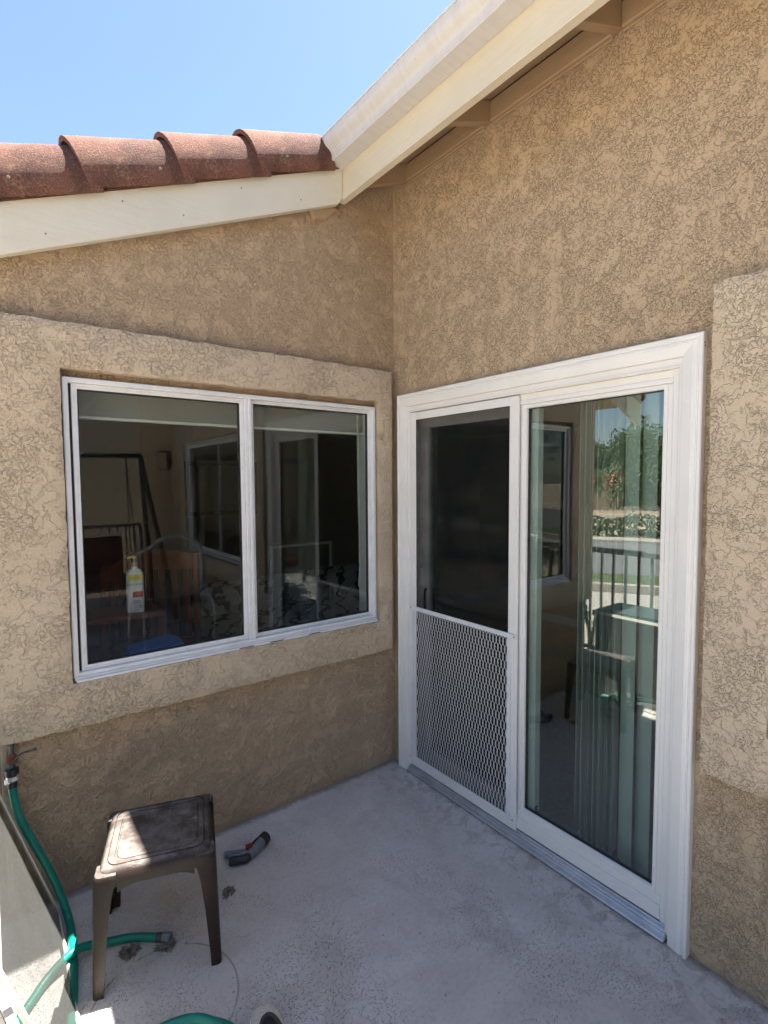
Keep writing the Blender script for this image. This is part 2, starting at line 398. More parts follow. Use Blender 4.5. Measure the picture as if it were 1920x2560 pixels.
def slab(name, axis, plane, depth, ur, vr, holes, mat, parent=None, res=.03, jit=.0018, edge=.0035, props=None, top=None):
    """A stucco sheet: axis 'x' (u=y) or 'y' (u=x); v=z; front on 'plane', body behind it by depth.
       top(u) gives an upper limit for sloping tops."""
    us = {ur[0], ur[1]}; vs = {vr[0], vr[1]}
    for h in holes: us |= {h[0], h[1]}; vs |= {h[2], h[3]}
    def fill(S):
        S = sorted(S); out = []
        for a, b in zip(S, S[1:]):
            n = max(1, round((b-a)/res)); out += [a+(b-a)*k/n for k in range(n)]
        return out+[S[-1]]
    U = fill(us); V = fill(vs)
    inside = lambda u, v: any(h[0] < u < h[1] and h[2] < v < h[3] for h in holes)
    bm = bmesh.new(); grid = {}
    cells = [(i, j) for i in range(len(U)-1) for j in range(len(V)-1) if not inside((U[i]+U[i+1])/2, (V[j]+V[j+1])/2)]
    def vert(i, j, back):
        k = (i, j, back)
        if k not in grid:
            u, v = U[i], V[j]
            if top is not None:
                f = max(0, (v-2.12)/(vr[1]-2.12)); v = v if v <= 2.12 else 2.12+f*(top(u)-2.12)
            p = plane + (depth if back else 0)
            if not back:
                onb = i in (0, len(U)-1) or j in (0, len(V)-1) or any((abs(u-h[0]) < 1e-6 or abs(u-h[1]) < 1e-6 or abs(V[j]-h[2]) < 1e-6 or abs(V[j]-h[3]) < 1e-6) and h[0]-1e-6 <= u <= h[1]+1e-6 and h[2]-1e-6 <= V[j] <= h[3]+1e-6 for h in holes)
                q = Vector((u*9, v*9, plane*31)); p += jit*noise.noise(q)
                if onb:
                    q2 = Vector((u*24, v*24, 3.1+plane)); u += edge*noise.noise(q2)*.6; v += edge*noise.noise(q2+Vector((9, 4, 1)))
                    p += (edge*.9 if depth > 0 else -edge*.9)
            grid[k] = bm.verts.new((p, u, v) if axis == 'x' else (u, p, v))
        return grid[k]
    cs = set(cells)
    for (i, j) in cells:
        bm.faces.new((vert(i, j, 0), vert(i+1, j, 0), vert(i+1, j+1, 0), vert(i, j+1, 0)))
        for (di, dj, a, b) in ((-1, 0, (i, j), (i, j+1)), (1, 0, (i+1, j), (i+1, j+1)), (0, -1, (i, j), (i+1, j)), (0, 1, (i, j+1), (i+1, j+1))):
            if (i+di, j+dj) not in cs:
                bm.faces.new((vert(*a, 0), vert(*b, 0), vert(*b, 1), vert(*a, 1)))
    # plain back
    return obj(name, bm, mat, parent, smooth=50, props=props)

def frame4(bm, axis, plane, u0, u1, v0, v1, prof, closed=True):
    """mitred frame; prof = [(inward, proud)], proud measured toward -axis"""
    def pt(u, v, a, h, su, sv): return (plane-h, u+su*a, v+sv*a) if axis == 'x' else (u+su*a, plane-h, v+sv*a)
    corners = [(u0, v0, 1, 1), (u1, v0, -1, 1), (u1, v1, -1, -1), (u0, v1, 1, -1)]
    rings = [[bm.verts.new(pt(u, v, a, h, su, sv)) for a, h in prof] for u, v, su, sv in corners]
    n = len(prof)
    for k in range(4):
        A, B = rings[k], rings[(k+1) % 4]
        for i in range(n):
            bm.faces.new((A[i], A[(i+1) % n], B[(i+1) % n], B[i]))

# =================================================================== SETTING
bm = bmesh.new()
bmesh.ops.create_grid(bm, x_segments=1, y_segments=1, size=400)
for v in bm.verts: v.co.z = -1.25
obj('ground', bm, M['yard'], props={'kind': 'structure'})

# patio slab (raised terrace)
bm = bmesh.new(); add_box(bm, (-2.55, -6.1, -1.3), (-.0, 1.2, 0), .004)
obj('patio_floor', bm, M['patio'], props={'kind': 'structure'})

# ---------- street scene seen only as reflections, but real: directions from the terrace
SD = Vector((-.88, .47, 0)).normalized(); SP = Vector((-SD.y, SD.x, 0)); VC = Vector((1.97, -2.385, 0))
def strip(name, d0, d1, z0, z1, mat, half=70, **props):
    bm = bmesh.new()
    pts = [VC+SD*d0-SP*half, VC+SD*d1-SP*half, VC+SD*d1+SP*half, VC+SD*d0+SP*half]
    add_poly_prism(bm, [(p.x, p.y, z0) for p in pts], (0, 0, z1-z0))
    return obj(name, bm, mat, props=props)
strip('lawn', 14.6, 17.2, -1.26, -1.20, M['lawn'], kind='structure')
strip('sidewalk', 11.2, 14.2, -1.27, -1.17, M['walk'], kind='structure')
strip('road', 17.5, 26.5, -1.26, -1.24, M['asphalt'], kind='structure')
strip('far_pavement', 26.5, 28.0, -1.28, -1.12, M['walk'], kind='structure')
tag(strip('garden_wall', 14.25, 14.5, -1.3, -.98, M['walk']), 'low pale garden wall between the lawn and the pavement', 'wall')
tag(strip('boundary_wall', 36, 36.3, -1.3, -.5, M['house2']), 'long cream boundary wall behind the clipped hedge', 'wall')

# =================================================================== HOUSE SHELL
SL = .42
sheath = lambda x: 3.352 + SL*(x+.02)          # underside of roof boards

ww = thing('window_wall', 'tan stucco wall with the two-pane window and cream stucco band', 'wall', (-.9, 0, 0))
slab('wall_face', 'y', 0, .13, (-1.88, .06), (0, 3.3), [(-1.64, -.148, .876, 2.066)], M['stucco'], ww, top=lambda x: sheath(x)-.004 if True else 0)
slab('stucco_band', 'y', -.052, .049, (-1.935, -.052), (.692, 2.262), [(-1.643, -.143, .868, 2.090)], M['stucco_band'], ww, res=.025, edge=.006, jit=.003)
parent_keep(ww)

dw = thing('door_wall', 'tall tan stucco wall holding the sliding patio door', 'wall', (0, -3, 0))
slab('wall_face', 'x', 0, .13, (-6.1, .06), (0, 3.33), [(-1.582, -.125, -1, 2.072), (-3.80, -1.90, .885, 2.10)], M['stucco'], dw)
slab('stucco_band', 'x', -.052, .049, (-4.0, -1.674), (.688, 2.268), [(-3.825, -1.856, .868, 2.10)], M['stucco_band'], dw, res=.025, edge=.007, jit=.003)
parent_keep(dw)

# wall return at the left end of the window wall and inner faces (keeps the room dark)
bm = bmesh.new(); add_box(bm, (-1.90, .02, .0), (-1.861, 4.0, 2.5)); o = obj('side_wall', bm, M['stucco'])
tag(o, 'narrow stucco end wall behind the hose tap at the left corner', 'wall')
bm = bmesh.new()
add_box(bm, (-1.86, 4.0, 0), (5.2, 4.1, 2.5)); add_box(bm, (5.1, -6.0, 0), (5.2, 4.0, 2.5)); add_box(bm, (.14, -6.1, 0), (5.1, -6.0, 2.5))
obj('interior_wall', bm, M['int_wall'], props={'kind': 'structure'})
bm = bmesh.new()
# inner linings of the two outer walls, with the openings left free
for a in ((-1.86, -1.66, 0, 2.5), (-.13, .131, 0, 2.5), (-1.66, -.13, 0, .86), (-1.66, -.13, 2.09, 2.5)):
    add_box(bm, (a[0], .131, a[2]), (a[1], .15, a[3]))
for a in ((-.11, .13, 0, 2.5), (-1.6, -.11, 2.09, 2.5), (-1.88, -1.6, 0, 2.5), (-3.82, -1.88, 0, .87), (-3.82, -1.88, 2.12, 2.5), (-6, -3.82, 0, 2.5)):
    add_box(bm, (.131, a[0], a[2]), (.15, a[1], a[3]))
obj('interior_lining', bm, M['int_wall'], props={'kind': 'structure'})
bm = bmesh.new(); add_box(bm, (-1.86, .0, -.05), (5.2, 4.1, -.002)); add_box(bm, (.131, -6.1, -.05), (5.2, -.001, -.002))
obj('interior_floor', bm, M['carpet'], props={'kind': 'structure'})
bm = bmesh.new(); add_box(bm, (-1.86, .14, 2.44), (5.2, 4.1, 2.46)); add_box(bm, (.14, -6.0, 2.44), (5.2, .139, 2.46))
# keep it below the sloping roof on the low side
for v in bm.verts:
    if v.co.x < -1.0: v.co.z -= .0
obj('ceiling', bm, M['int_white'], props={'kind': 'structure'})

# ---------- roof
roof = thing('roof', 'terracotta tiled roof edge with cream rake board and rafter tails', 'roof', (0, 0, 0))
bm = bmesh.new()
def slope_slab(bm, x0, x1, y0, y1, z_at, th):
    add_poly_prism(bm, [(x0, y0, z_at(x0)), (x1, y0, z_at(x1)), (x1, y0, z_at(x1)+th), (x0, y0, z_at(x0)+th)], (0, y1-y0, 0))
slope_slab(bm, -2.55, 5.6, -.030, 6.0, sheath, .03)
slope_slab(bm, -.341, 5.6, -6.3, -.0305, sheath, .03)
obj('roof_boards', bm, M['soffit'], roof)
bm = bmesh.new()
slope_slab(bm, -.338, 5.6, -6.3, -.12, lambda x: sheath(x)+.034, .05)
slope_slab(bm, -2.6, 5.6, .10, 6.0, lambda x: sheath(x)+.034, .05)
obj('roof_covering', bm, M['tile'], roof)
bm = bmesh.new(); add_box(bm, (-.380, -6.3, 3.082), (-.342, -.031, 3.300), .0025, 1)
obj('fascia_board', bm, M['fascia'], roof)
# rake board: top and bottom parallel to the slope, plumb cut against the fascia
zb = lambda x: 3.061+.426*(x+.385)
zt = lambda x: 2.637+.4195*(x+1.805)
bm = bmesh.new()
for f in add_poly_prism(bm, [(-2.6, -.070, zb(-2.6)), (-.405, -.070, zb(-.405)), (-.381, -.070, zb(-.381)+.022), (-.381, -.070, zt(-.381)), (-2.6, -.070, zt(-2.6))], (0, .038, 0)): pass
bmesh.ops.bevel(bm, geom=list(bm.edges), offset=.0025, segments=1, affect='EDGES')
obj('rake_board', bm, M['rake'], roof)
bm = bmesh.new()
for k in range(7):
    x_ = -.62-.27*k+.03*math.sin(k*5); z_ = (zb(x_)+zt(x_))/2+(.045 if k % 2 else -.04)
    bmesh.ops.create_cone(bm, cap_ends=True, segments=8, radius1=.0032, radius2=.0028, depth=.0012, matrix=Matrix.Translation((x_, -.0706, z_)) @ Matrix.Rotation(PI/2, 4, 'X'))
obj('nail_head', bm, M['rust'], roof)
bm = bmesh.new()
add_poly_prism(bm, [(-2.6, -.074, zt(-2.6)+.001), (-.25, -.0735, zt(-.25)+.001), (-.25, -.0735, zt(-.25)+.045), (-2.6, -.074, zt(-2.6)+.045)], (0, .12, 0))
obj('mortar_bed', bm, M['tile'], roof)
bm = bmesh.new()
add_poly_prism(bm, [(-.545, -.031, 3.03), (-.515, -.031, 2.965), (-.468, -.031, 2.972), (-.385, -.031, 3.05)], (0, .03, 0))
obj('lookout_end', bm, M['rafter'], roof)
rafter_me = None
ys = [-.105, -.692, -1.300, -1.91, -2.52, -3.13, -3.74, -4.35, -4.96, -5.57]
for i, y in enumerate(ys):
    if rafter_me is None:
        bm = bmesh.new()
        sx = lambda x: sheath(x)-.0015
        add_poly_prism(bm, [(-.3415, 0, sx(-.3415)-.088), (-.003, 0, sx(-.003)-.094), (-.003, 0, sx(-.003)), (-.3415, 0, sx(-.3415))], (0, -.038, 0))
        bmesh.ops.bevel(bm, geom=list(bm.edges), offset=.002, segments=1, affect='EDGES')
        o = obj('rafter_tail', bm, M['rafter'], roof); rafter_me = o.data
    else:
        o = bpy.data.objects.new('rafter_tail', rafter_me); COL.objects.link(o); o.parent = roof
    o.location = (0, y, 0)
for a, b in zip(ys, ys[1:]):
    bm = bmesh.new(); add_box(bm, (-.024, b+.001, 3.258), (-.001, a-.039, 3.343), .0025, 1)
    add_box(bm, (-.012, b+.001, 3.248), (-.0045, a-.039, 3.2565), .0015, 1)
    obj('eave_blocking', bm, M['soffit'], roof)
bm = bmesh.new(); add_box(bm, (-.015, -6.1, 3.3435), (-.004, -.15, 3.3555)); obj('vent_gap', bm, M['groove'], roof)

# rake tiles -- barrels lapping up the slope
ang = math.atan(SL)
def tile_mesh(seed):
    bm = bmesh.new(); rnd = random.Random(seed)
    L = .425; n = 14; prof = []
    for k in range(n+1):
        a = PI*(.0 + k/n)            # half barrel, skirt on the outer (-y) side
        prof.append((-.122*math.cos(a) if True else 0, .04+.150*math.sin(a)))
    prof = [(-.120, -.012)] + prof + [(.122, .0)]
    rings_o = []; rings_i = []; steps = 9
    for s in range(steps+1):
        f = s/steps; sc_ = 1.0-.085*f; dz = .020*(1-f)
        ro = []; ri = []
        for (y, h) in prof:
            w = .0016*noise.noise(Vector((s*.9+seed*7, y*30, h*30)))
            ro.append(Vector((f*L, y*sc_, h*sc_+dz+w)))
            ri.append(Vector((f*L, y*sc_*.875, (h-.017)*sc_+dz)))
        rings_o.append(ro); rings_i.append(ri[::-1])
    rings = [a+b for a, b in zip(rings_o, rings_i)]
    # worn lip at the nose
    for v in rings[0]: v.x += .003
    add_sweep(bm, rings)
    return bm
tile_me = [None, None, None]
for k in range(6):
    xs = -.823+.075 - .3455*(k-0) + .345*0   # nose x at the skirt
    which = k % 3
    if tile_me[which] is None:
        o = obj('roof_tile', tile_mesh(which+1), M['tile'], roof, smooth=45); tile_me[which] = o.data
    else:
        o = bpy.data.objects.new('roof_tile', tile_me[which]); COL.objects.link(o); o.parent = roof
    xn = (-.838 - .3470*k)
    o.location = (xn, .006+random.uniform(-.003, .003), zt(xn)+.012)
    o.rotation_euler = (random.uniform(-.012, .012), -ang, random.uniform(-.008, .008))
bm = bmesh.new()
for (x, z) in ((-1.78, 2.70), (-1.28, 2.90), (-.72, 3.145)): bmesh.ops.create_icosphere(bm, subdivisions=1, radius=.006, matrix=Matrix.Translation((x, -.128, z)))
obj('nail_head', bm, M['leaf_dry'], roof)

# ---------- gutter
gut = thing('rain_gutter', 'white ogee rain gutter along the upper eave', 'gutter', (-.38, -3, 3.23))
bm = bmesh.new()
gp = [(.0, .112), (.0, .0), (.078, .0), (.083, .004), (.0835, .026), (.086, .034), (.092, .042), (.103, .050), (.113, .060), (.119, .072), (.121, .086), (.122, .100), (.1265, .1005), (.1275, .106), (.125, .1095), (.112, .1095)]
inner = [(.112, .107), (.119, .106), (.1185, .088), (.1165, .074), (.111, .063), (.101, .053), (.090, .045), (.0835, .037), (.081, .027), (.080, .004), (.003, .003), (.003, .112)]
prof = gp+inner
add_sweep(bm, [[Vector((-.3815-a, y, 3.228+z)) for a, z in prof] for y in (-.0742, -.8, -1.6, -2.6, -4, -6.3)], caps=False)
obj('gutter_trough', bm, M['gutter'], gut, smooth=30)
bm = bmesh.new()
capo = [(0, .112)]+[(a*1.012, z*1.005-.0005) for a, z in gp[1:15]]
add_poly_prism(bm, [(-.3815-a, -.0702, 3.2275+z) for a, z in capo], (0, -.004, 0))
obj('end_cap', bm, M['gutter'], gut, smooth=20)
bm = bmesh.new()
tube(bm, [(-.3815, -1.012, 3.322), (-.505, -1.012, 3.336)], .004, 6)
add_box(bm, (-.512, -1.03, 3.331), (-.500, -1.018, 3.3385), .001, 1)
obj('hanger', bm, M['gutter'], gut)
parent_keep(gut)

# =================================================================== WINDOW
win = thing('sliding_window', 'two-pane white aluminium window in the cream stucco band', 'window', (-.89, 0, .88))
bm = bmesh.new()
prof = [(0, 0), (0, .024), (.003, .027), (.018, .027), (.020, .024), (.020, -.05), (0, -.05)]
frame4(bm, 'y', 0, -1.637, -.151, .881, 2.062, prof)
obj('window_frame', bm, M['white_alu'], win)
bm = bmesh.new()   # sill track steps in front, with the weep slots
add_box(bm, (-1.634, -.036, .8735), (-.153, -.0275, .8865), .0015, 1)
add_box(bm, (-1.630, -.0455, .8685), (-.156, -.0365, .8785), .0015, 1)
obj('sill_track', bm, M['white_alu'], win)
bm = bmesh.new()
for x in (-.965, -.81, -.60): add_box(bm, (x, -.0468, .8715), (x+.07, -.0457, .8755))
obj('weep_slot', bm, M['groove'], win)
def sash(name, x0, x1, z0, z1, y, w, d, gl_y, mat):
    bm = bmesh.new()
    prof = [(0, 0), (0, d), (.002, d+.002), (w*.45, d+.002), (w*.5, d-.001), (w*.55, d+.0005), (w-.002, d), (w, d-.002), (w, -.02), (0, -.02)]
    frame4(bm, 'y', y, x0, x1, z0, z1, prof)
    s = obj(name, bm, M['white_alu'], win)
    b2 = bmesh.new(); frame4(b2, 'y', y, x0+w, x1-w, z0+w, z1-w, [(0, d-.004), (.0035, d-.004), (.0035, -.01), (0, -.01)])
    obj('glazing_seal', b2, M['seal'], s)
    b3 = bmesh.new(); add_box(b3, (x0+w-.001, gl_y, z0+w-.001), (x1-w+.001, gl_y+.004, z1-w+.001))
    obj('pane', b3, mat, s); return s
sash('sash', -1.606, -.905, .9012, 2.0415, .004, .0205, .014, .002, M['glass_win'])
sash('fixed_sash', -.872, -.1712, .9012, 2.0415, .008, .0165, .012, .010, M['glass_win'])
bm = bmesh.new()
add_box(bm, (-.9045, -.019, .888), (-.888, .03, 2.052), .002, 1); add_box(bm, (-.8875, -.0235, .879), (-.8725, .03, 2.058), .002, 1)
obj('meeting_rail', bm, M['white_alu'], win)
bm = bmesh.new(); add_box(bm, (-1.6168, .006, .9015), (-1.6062, .02, 2.0415)); obj('side_gap', bm, M['groove'], win)
parent_keep(win)

# mini blind pulled up behind the window
mb = thing('window_blind', 'raised white mini blind with pull cord behind the window', 'blind', (-.87, .11, 1.92))
bm = bmesh.new(); add_box(bm, (-1.60, .09, 2.035), (-.14, .125, 2.075), .003); obj('head_rail', bm, M['int_white'], mb)
slat_me = None
for k in range(22):
    z = 1.932+k*.0044
    if slat_me is None:
        bm = bmesh.new(); add_box(bm, (-1.585, .092, 0), (-.150, .120, .0012)); o = obj('slat', bm, M['int_white'], mb); slat_me = o.data
    else: o = bpy.data.objects.new('slat', slat_me); COL.objects.link(o); o.parent = mb
    o.location = (0, random.uniform(-.001, .001), z)
    o['_keep'] = 1
bm = bmesh.new(); add_box(bm, (-1.587, .091, 1.917), (-.148, .121, 1.929), .002); obj('bottom_rail', bm, M['int_white'], mb)
bm = bmesh.new()
tube(bm, catmull([(-.196, .089, 2.03), (-.194, .088, 1.6), (-.186, .087, 1.2), (-.182, .087, 1.10), (-.188, .087, 1.055), (-.198, .087, 1.06), (-.192, .087, 1.11), (-.186, .087, 1.3), (-.192, .087, 2.03)], 6), .0018, 6)
obj('pull_cord', bm, M['int_white'], mb)
for c in [c for c in bpy.data.objects if c.parent == mb]:
    if c.get('_keep'): del c['_keep']
# shift into local frame
mb_inv = Vector(mb.location)
for c in [c for c in bpy.data.objects if c.parent == mb]: c.location = c.location - mb_inv
# inside casing on the right edge of the opening
bm = bmesh.new(); add_box(bm, (-.150, .052, .86), (-.118, .15, 2.08), .002, 1)
tag(obj('window_jamb', bm, M['int_white']), 'pale inner jamb at the right side of the window', 'jamb')
bm = bmesh.new(); add_box(bm, (-1.64, .052, .855), (-.152, .17, .875), .003, 1)
tag(obj('window_sill', bm, M['int_white']), 'white inner sill board under the window panes', 'sill')

# =================================================================== DOOR
door = thing('sliding_door', 'white two-panel sliding patio door with casing', 'door', (0, -.85, 0))
CY0, CY1, CH = -.064, -1.642, 2.130          # casing outer
cprof = [(0, 0), (0, .026), (.003, .030), (.010, .0305), (.013, .027), (.0145, .0235), (.0175, .0235), (.0195, .027), (.026, .029), (.0275, .0265), (.030, .0265), (.032, .0275), (.058, .0215), (.066, .0195), (.068, .016), (.068, 0)]
def casing(bm, side):
    r = []
    if side == 'L':
        for z in (None, 'top'): r.append([Vector((-h-.0005, CY0-a, (0.0 if z is None else CH-a))) for a, h in cprof])
    elif side == 'R':
        for z in (None, 'top'): r.append([Vector((-h-.0005, CY1+a, (0.0 if z is None else CH-a))) for a, h in cprof])
    else:
        for s in (0, 1): r.append([Vector((-h-.0005, (CY0-a) if s == 0 else (CY1+a), CH-a)) for a, h in cprof])
    # tiny open line at the mitre
    add_sweep(bm, r)
for s in 'LRT':
    bm = bmesh.new(); casing(bm, s)
    if s == 'L': bmesh.ops.translate(bm, verts=bm.verts, vec=(0, 0, 0))
    o = obj('casing', bm, M['white'], door, smooth=30)
# deep outer return of the right casing board
bm = bmesh.new()
add_box(bm, (-.0055, -.148, .02), (.11, -.1325, 2.058), .0015, 1)
add_box(bm, (-.0055, -1.5735, .02), (.11, -1.560, 2.058), .0015, 1)
add_box(bm, (.012, -1.5595, .02), (.11, -1.533, 2.04), .0015, 1)
obj('jamb', bm, M['white'], door)
bm = bmesh.new()
add_box(bm, (-.0085, -1.5735, 2.031), (.11, -.1325, 2.0615), .0015, 1)
add_box(bm, (-.0125, -1.5735, 2.035), (-.009, -.1325, 2.0395), .0008, 1)
add_box(bm, (.014, -1.5595, 2.005), (.11, -.149, 2.0305), .0015, 1)
obj('head_frame', bm, M['white'], door)
bm = bmesh.new()
add_box(bm, (-.032, -1.566, .004), (-.0185, -.140, .012), .002, 1)
add_box(bm, (-.018, -1.566, .004), (-.0095, -.140, .026), .0015, 1)
add_box(bm, (-.009, -1.566, .004), (.110, -.140, .034), .0015, 1)
add_box(bm, (.0035, -1.566, .0345), (.008, -.140, .044), .001, 1)
obj('threshold', bm, M['alu'], door)
bm = bmesh.new(); add_box(bm, (-.027, -1.566, -.001), (.1, -.140, .0035)); obj('threshold_gap', bm, M['rust'], door)

def panel(bm, x, y0, y1, z0, z1, ws, wt, wb, d, x_back):
    """stile-and-rail frame with stepped bead; y0>y1"""
    def b(a, c, e, f, xf, bv=.002): add_box(bm, (xf, min(a, c), e), (x_back, max(a, c), f), bv, 1)
    b(y0, y0-ws, z0, z1, x); b(y1+ws, y1, z0, z1, x)
    b(y0-ws-.0004, y1+ws+.0004, z0, z0+wb, x+.0008); b(y0-ws-.0004, y1+ws+.0004, z1-wt, z1, x+.0008)
# fixed right panel
fp = thing('fixed', '', 'x'); bpy.data.objects.remove(fp)
bm = bmesh.new()
FY0, FY1 = -.878, -1.5325
add_box(bm, (.010, -1.5325, .0455), (.055, -.880, .098), .002, 1)                     # lower rail
add_box(bm, (.016, -1.5325, .0985), (.055, -.880, .132), .002, 1)                     # upper rail
add_box(bm, (.013, -1.5325, 1.986), (.055, -.880, 2.0045), .002, 1)
add_box(bm, (.018, -.8995, .1325), (.055, -.880, 1.9855), .002, 1)
add_box(bm, (.018, -1.5325, .1325), (.055, -1.5145, 1.9855), .002, 1)
fpan = obj('fixed_panel', bm, M['white'], door)
bm = bmesh.new()
frame4(bm, 'x', .022, -1.5142, -.8998, .1328, 1.9852, [(0, .0), (0, .003), (.002, .0045), (.013, .0045), (.0155, .002), (.017, -.012), (0, -.012)])
obj('glazing_bead', bm, M['white'], fpan)
bm = bmesh.new()
frame4(bm, 'x', .030, -1.4972, -.9168, .1498, 1.9682, [(0, .0), (.003, .0), (.003, -.016), (0, -.016)])
obj('glazing_seal', bm, M['seal'], fpan)
bm = bmesh.new(); add_box(bm, (.036, -1.5, .146), (.042, -.914, 1.972)); obj('pane', bm, M['glass_door'], fpan)
# active left panel, one track further in
bm = bmesh.new()
panel(bm, .062, -.1485, -.945, .045, 2.0, .070, .055, .075, 0, .100)
ap = obj('active_panel', bm, M['white'], door)
bm = bmesh.new(); add_box(bm, (.078, -.8755, .120), (.084, -.218, 1.945)); obj('pane', bm, M['glass_door'], ap)
bm = bmesh.new()
add_box(bm, (.030, -.196, 1.065), (.0615, -.160, 1.168), .003); obj('latch_plate', bm, M['white'], ap)
bm = bmesh.new(); tube(bm, catmull([(.060, -.210, 1.05), (.048, -.210, 1.04), (.046, -.210, .99), (.048, -.210, .93), (.060, -.210, .92)], 5), .006, 8); obj('pull_handle', bm, M['black'], ap)
# screen door on the outer track
sd = bmesh.new()
SX = -.0045; SY0, SY1 = -.1505, -.889
add_box(sd, (SX, SY0-.047, .040), (.008, SY0, 2.026), .0015, 1)
add_box(sd, (SX, SY1, .040), (.008, SY1+.050, 2.026), .0015, 1)
add_box(sd, (SX+.0006, SY1+.0504, 1.986), (.008, SY0-.0474, 2.026), .0015, 1)
add_box(sd, (SX+.0006, SY1+.0504, .040), (.008, SY0-.0474, .094), .0015, 1)
scr = obj('screen_door', sd, M['white'], door)
bm = bmesh.new(); add_box(bm, (.0005, SY1+.048, .092), (.0011, SY0-.045, 1.988)); obj('insect_mesh', bm, M['screen'], scr)
bm = bmesh.new(); frame4(bm, 'x', .0, SY1+.050, SY0-.047, .094, 1.986, [(0, .003), (.0025, .003), (.0025, -.002), (0, -.002)]); obj('spline', bm, M['seal'], scr)
bm = bmesh.new(); add_box(bm, (SX-.006, -.177, 1.078), (SX-.0005, -.167, 1.192), .002); obj('screen_pull', bm, M['white'], scr)
# pet grille with expanded-metal mesh
bm = bmesh.new(); GX = SX-.0006
add_box(bm, (GX-.008, -.892, .936), (GX, -.152, .958), .0015, 1)
add_box(bm, (GX-.008, -.890, .081), (GX, -.150, .100), .0015, 1)
add_box(bm, (GX-.0072, -.176, .1004), (GX, -.156, .9356), .001, 1)
add_box(bm, (GX-.0072, -.862, .1004), (GX, -.840, .9356), .001, 1)
gr = obj('pet_grille', bm, M['white_alu'], door)
bm = bmesh.new()
n_w = 66; y_a, y_b = -.176, -.840; pitch_w = (y_b-y_a)/n_w; z_a, z_b = .100, .936; per = .072; seg = int((z_b-z_a)/per*10)
for i in range(n_w+1):
    yc = y_a+pitch_w*i; pts = []
    for k in range(seg+1):
        z = z_a+(z_b-z_a)*k/seg
        s_ = math.sin(2*PI*(z-z_a)/per + (PI if i % 2 else 0))
        s_ = math.copysign(abs(s_)**1.0, s_)
        y = min(max(yc+pitch_w*.56*s_ , y_b), y_a)*1.
        y = max(min(yc+abs(pitch_w)*.80*s_, y_a), y_b)
        x = GX-.0035+.0012*math.cos(2*PI*(z-z_a)/per+(PI if i % 2 else 0))
        pts.append((x, y, z))
    rings = [[Vector((x-.0006, y-.0012, z)), Vector((x-.0006, y+.0012, z)), Vector((x+.0006, y+.0012, z)), Vector((x+.0006, y-.0012, z))] for x, y, z in pts]
    add_sweep(bm, rings)
obj('grille_mesh', bm, M['white_alu'], gr, props={'kind': 'stuff'})
for (y, z) in ((-.160, .947), (-.881, .947), (-.880, .0905), (-.1575, .0905)):
    bm = bmesh.new(); bmesh.ops.create_cone(bm, cap_ends=True, segments=10, radius1=.0045, radius2=.003, depth=.003, matrix=Matrix.Translation((GX-.0095, y, z)) @ Matrix.Rotation(-PI/2, 4, 'Y'))
    obj('screw', bm, M['steel'], gr)
bm = bmesh.new()
for z in (2.095, 2.085): bmesh.ops.create_cone(bm, cap_ends=True, segments=8, radius1=.003, radius2=.003, depth=.001, matrix=Matrix.Translation((-.018, CY1-.0004, z)) @ Matrix.Rotation(PI/2, 4, 'X'))
obj('nail_hole', bm, M['groove'], door)
parent_keep(door)

# vertical blinds stacked inside the right half of the door
vb = thing('vertical_blind', 'ivory vertical blind slats gathered behind the right door pane', 'blind', (.15, -1.2, 2.04))
bm = bmesh.new(); add_box(bm, (.155, -1.60, 2.02), (.20, -.12, 2.06), .003); o = obj('head_rail', bm, M['int_white'], vb)
def vslat(y, a, x=.155, w=.089):
    bm = bmesh.new(); n = 6; rings = []
    for z in (.055, 2.018):
        r = []
        for k in range(n+1):
            u = (k/n-.5)*w; r.append(Vector((u, .0045*(1-(2*k/n-1)**2), z)))
        r += [Vector((v.x, v.y+.0011, v.z)) for v in r[::-1]]
        rings.append(r)
    add_sweep(bm, rings)
    bmesh.ops.transform(bm, matrix=Matrix.Translation((x+w/2, y, 0)) @ Matrix.Rotation(a, 4, 'Z'), verts=bm.verts)
    return bm
yy = -1.088
for k in range(13):
    obj('blind_slat', vslat(yy, R(13+random.uniform(-4, 4)), .145+.012*(k % 2)), M['slat'], vb, smooth=60); yy -= .0140+random.uniform(-.0015, .0015)
obj('blind_slat', vslat(-1.315, R(62), .125), M['slat'], vb, smooth=60)
obj('blind_slat', vslat(-1.385, R(62), .125), M['slat'], vb, smooth=60)
parent_keep(vb)
bm = bmesh.new(); add_box(bm, (.066, -.958, .036), (.086, -.922, .13), .004); tube(bm, [(.076, -.94, .13), (.076, -.94, .155)], [.006, .014], 8)
o = obj('foot_lock', bm, M['black']); tag(o, 'small black foot lock at the lower corner of the right pane', 'lock')
bm = bmesh.new(); add_box(bm, (.0640, -.950, .055), (.0655, -.930, .085)); obj('lock_sticker', bm, M['int_white'], o)

# =================================================================== RIGHT-HAND WINDOW (mostly outside the frame)
rw = thing('side_window', 'white framed window at the far right edge of the door wall', 'window', (0, -2.84, .9))
bm = bmesh.new(); frame4(bm, 'x', 0, -3.80, -1.875, .886, 2.092, prof)
obj('window_frame', bm, M['white_alu'], rw)
for (a, b) in ((-2.86, -1.905), (-3.775, -2.82)):
    bm = bmesh.new(); frame4(bm, 'x', .012, a, b, .912, 2.066, [(0, 0), (0, .014), (.034, .014), (.034, -.01), (0, -.01)])
    s = obj('sash', bm, M['white_alu'], rw)
    bm = bmesh.new(); add_box(bm, (.010, a+.03, .94), (.014, b-.03, 2.035)); obj('pane', bm, M['glass_win'], s)
parent_keep(rw)

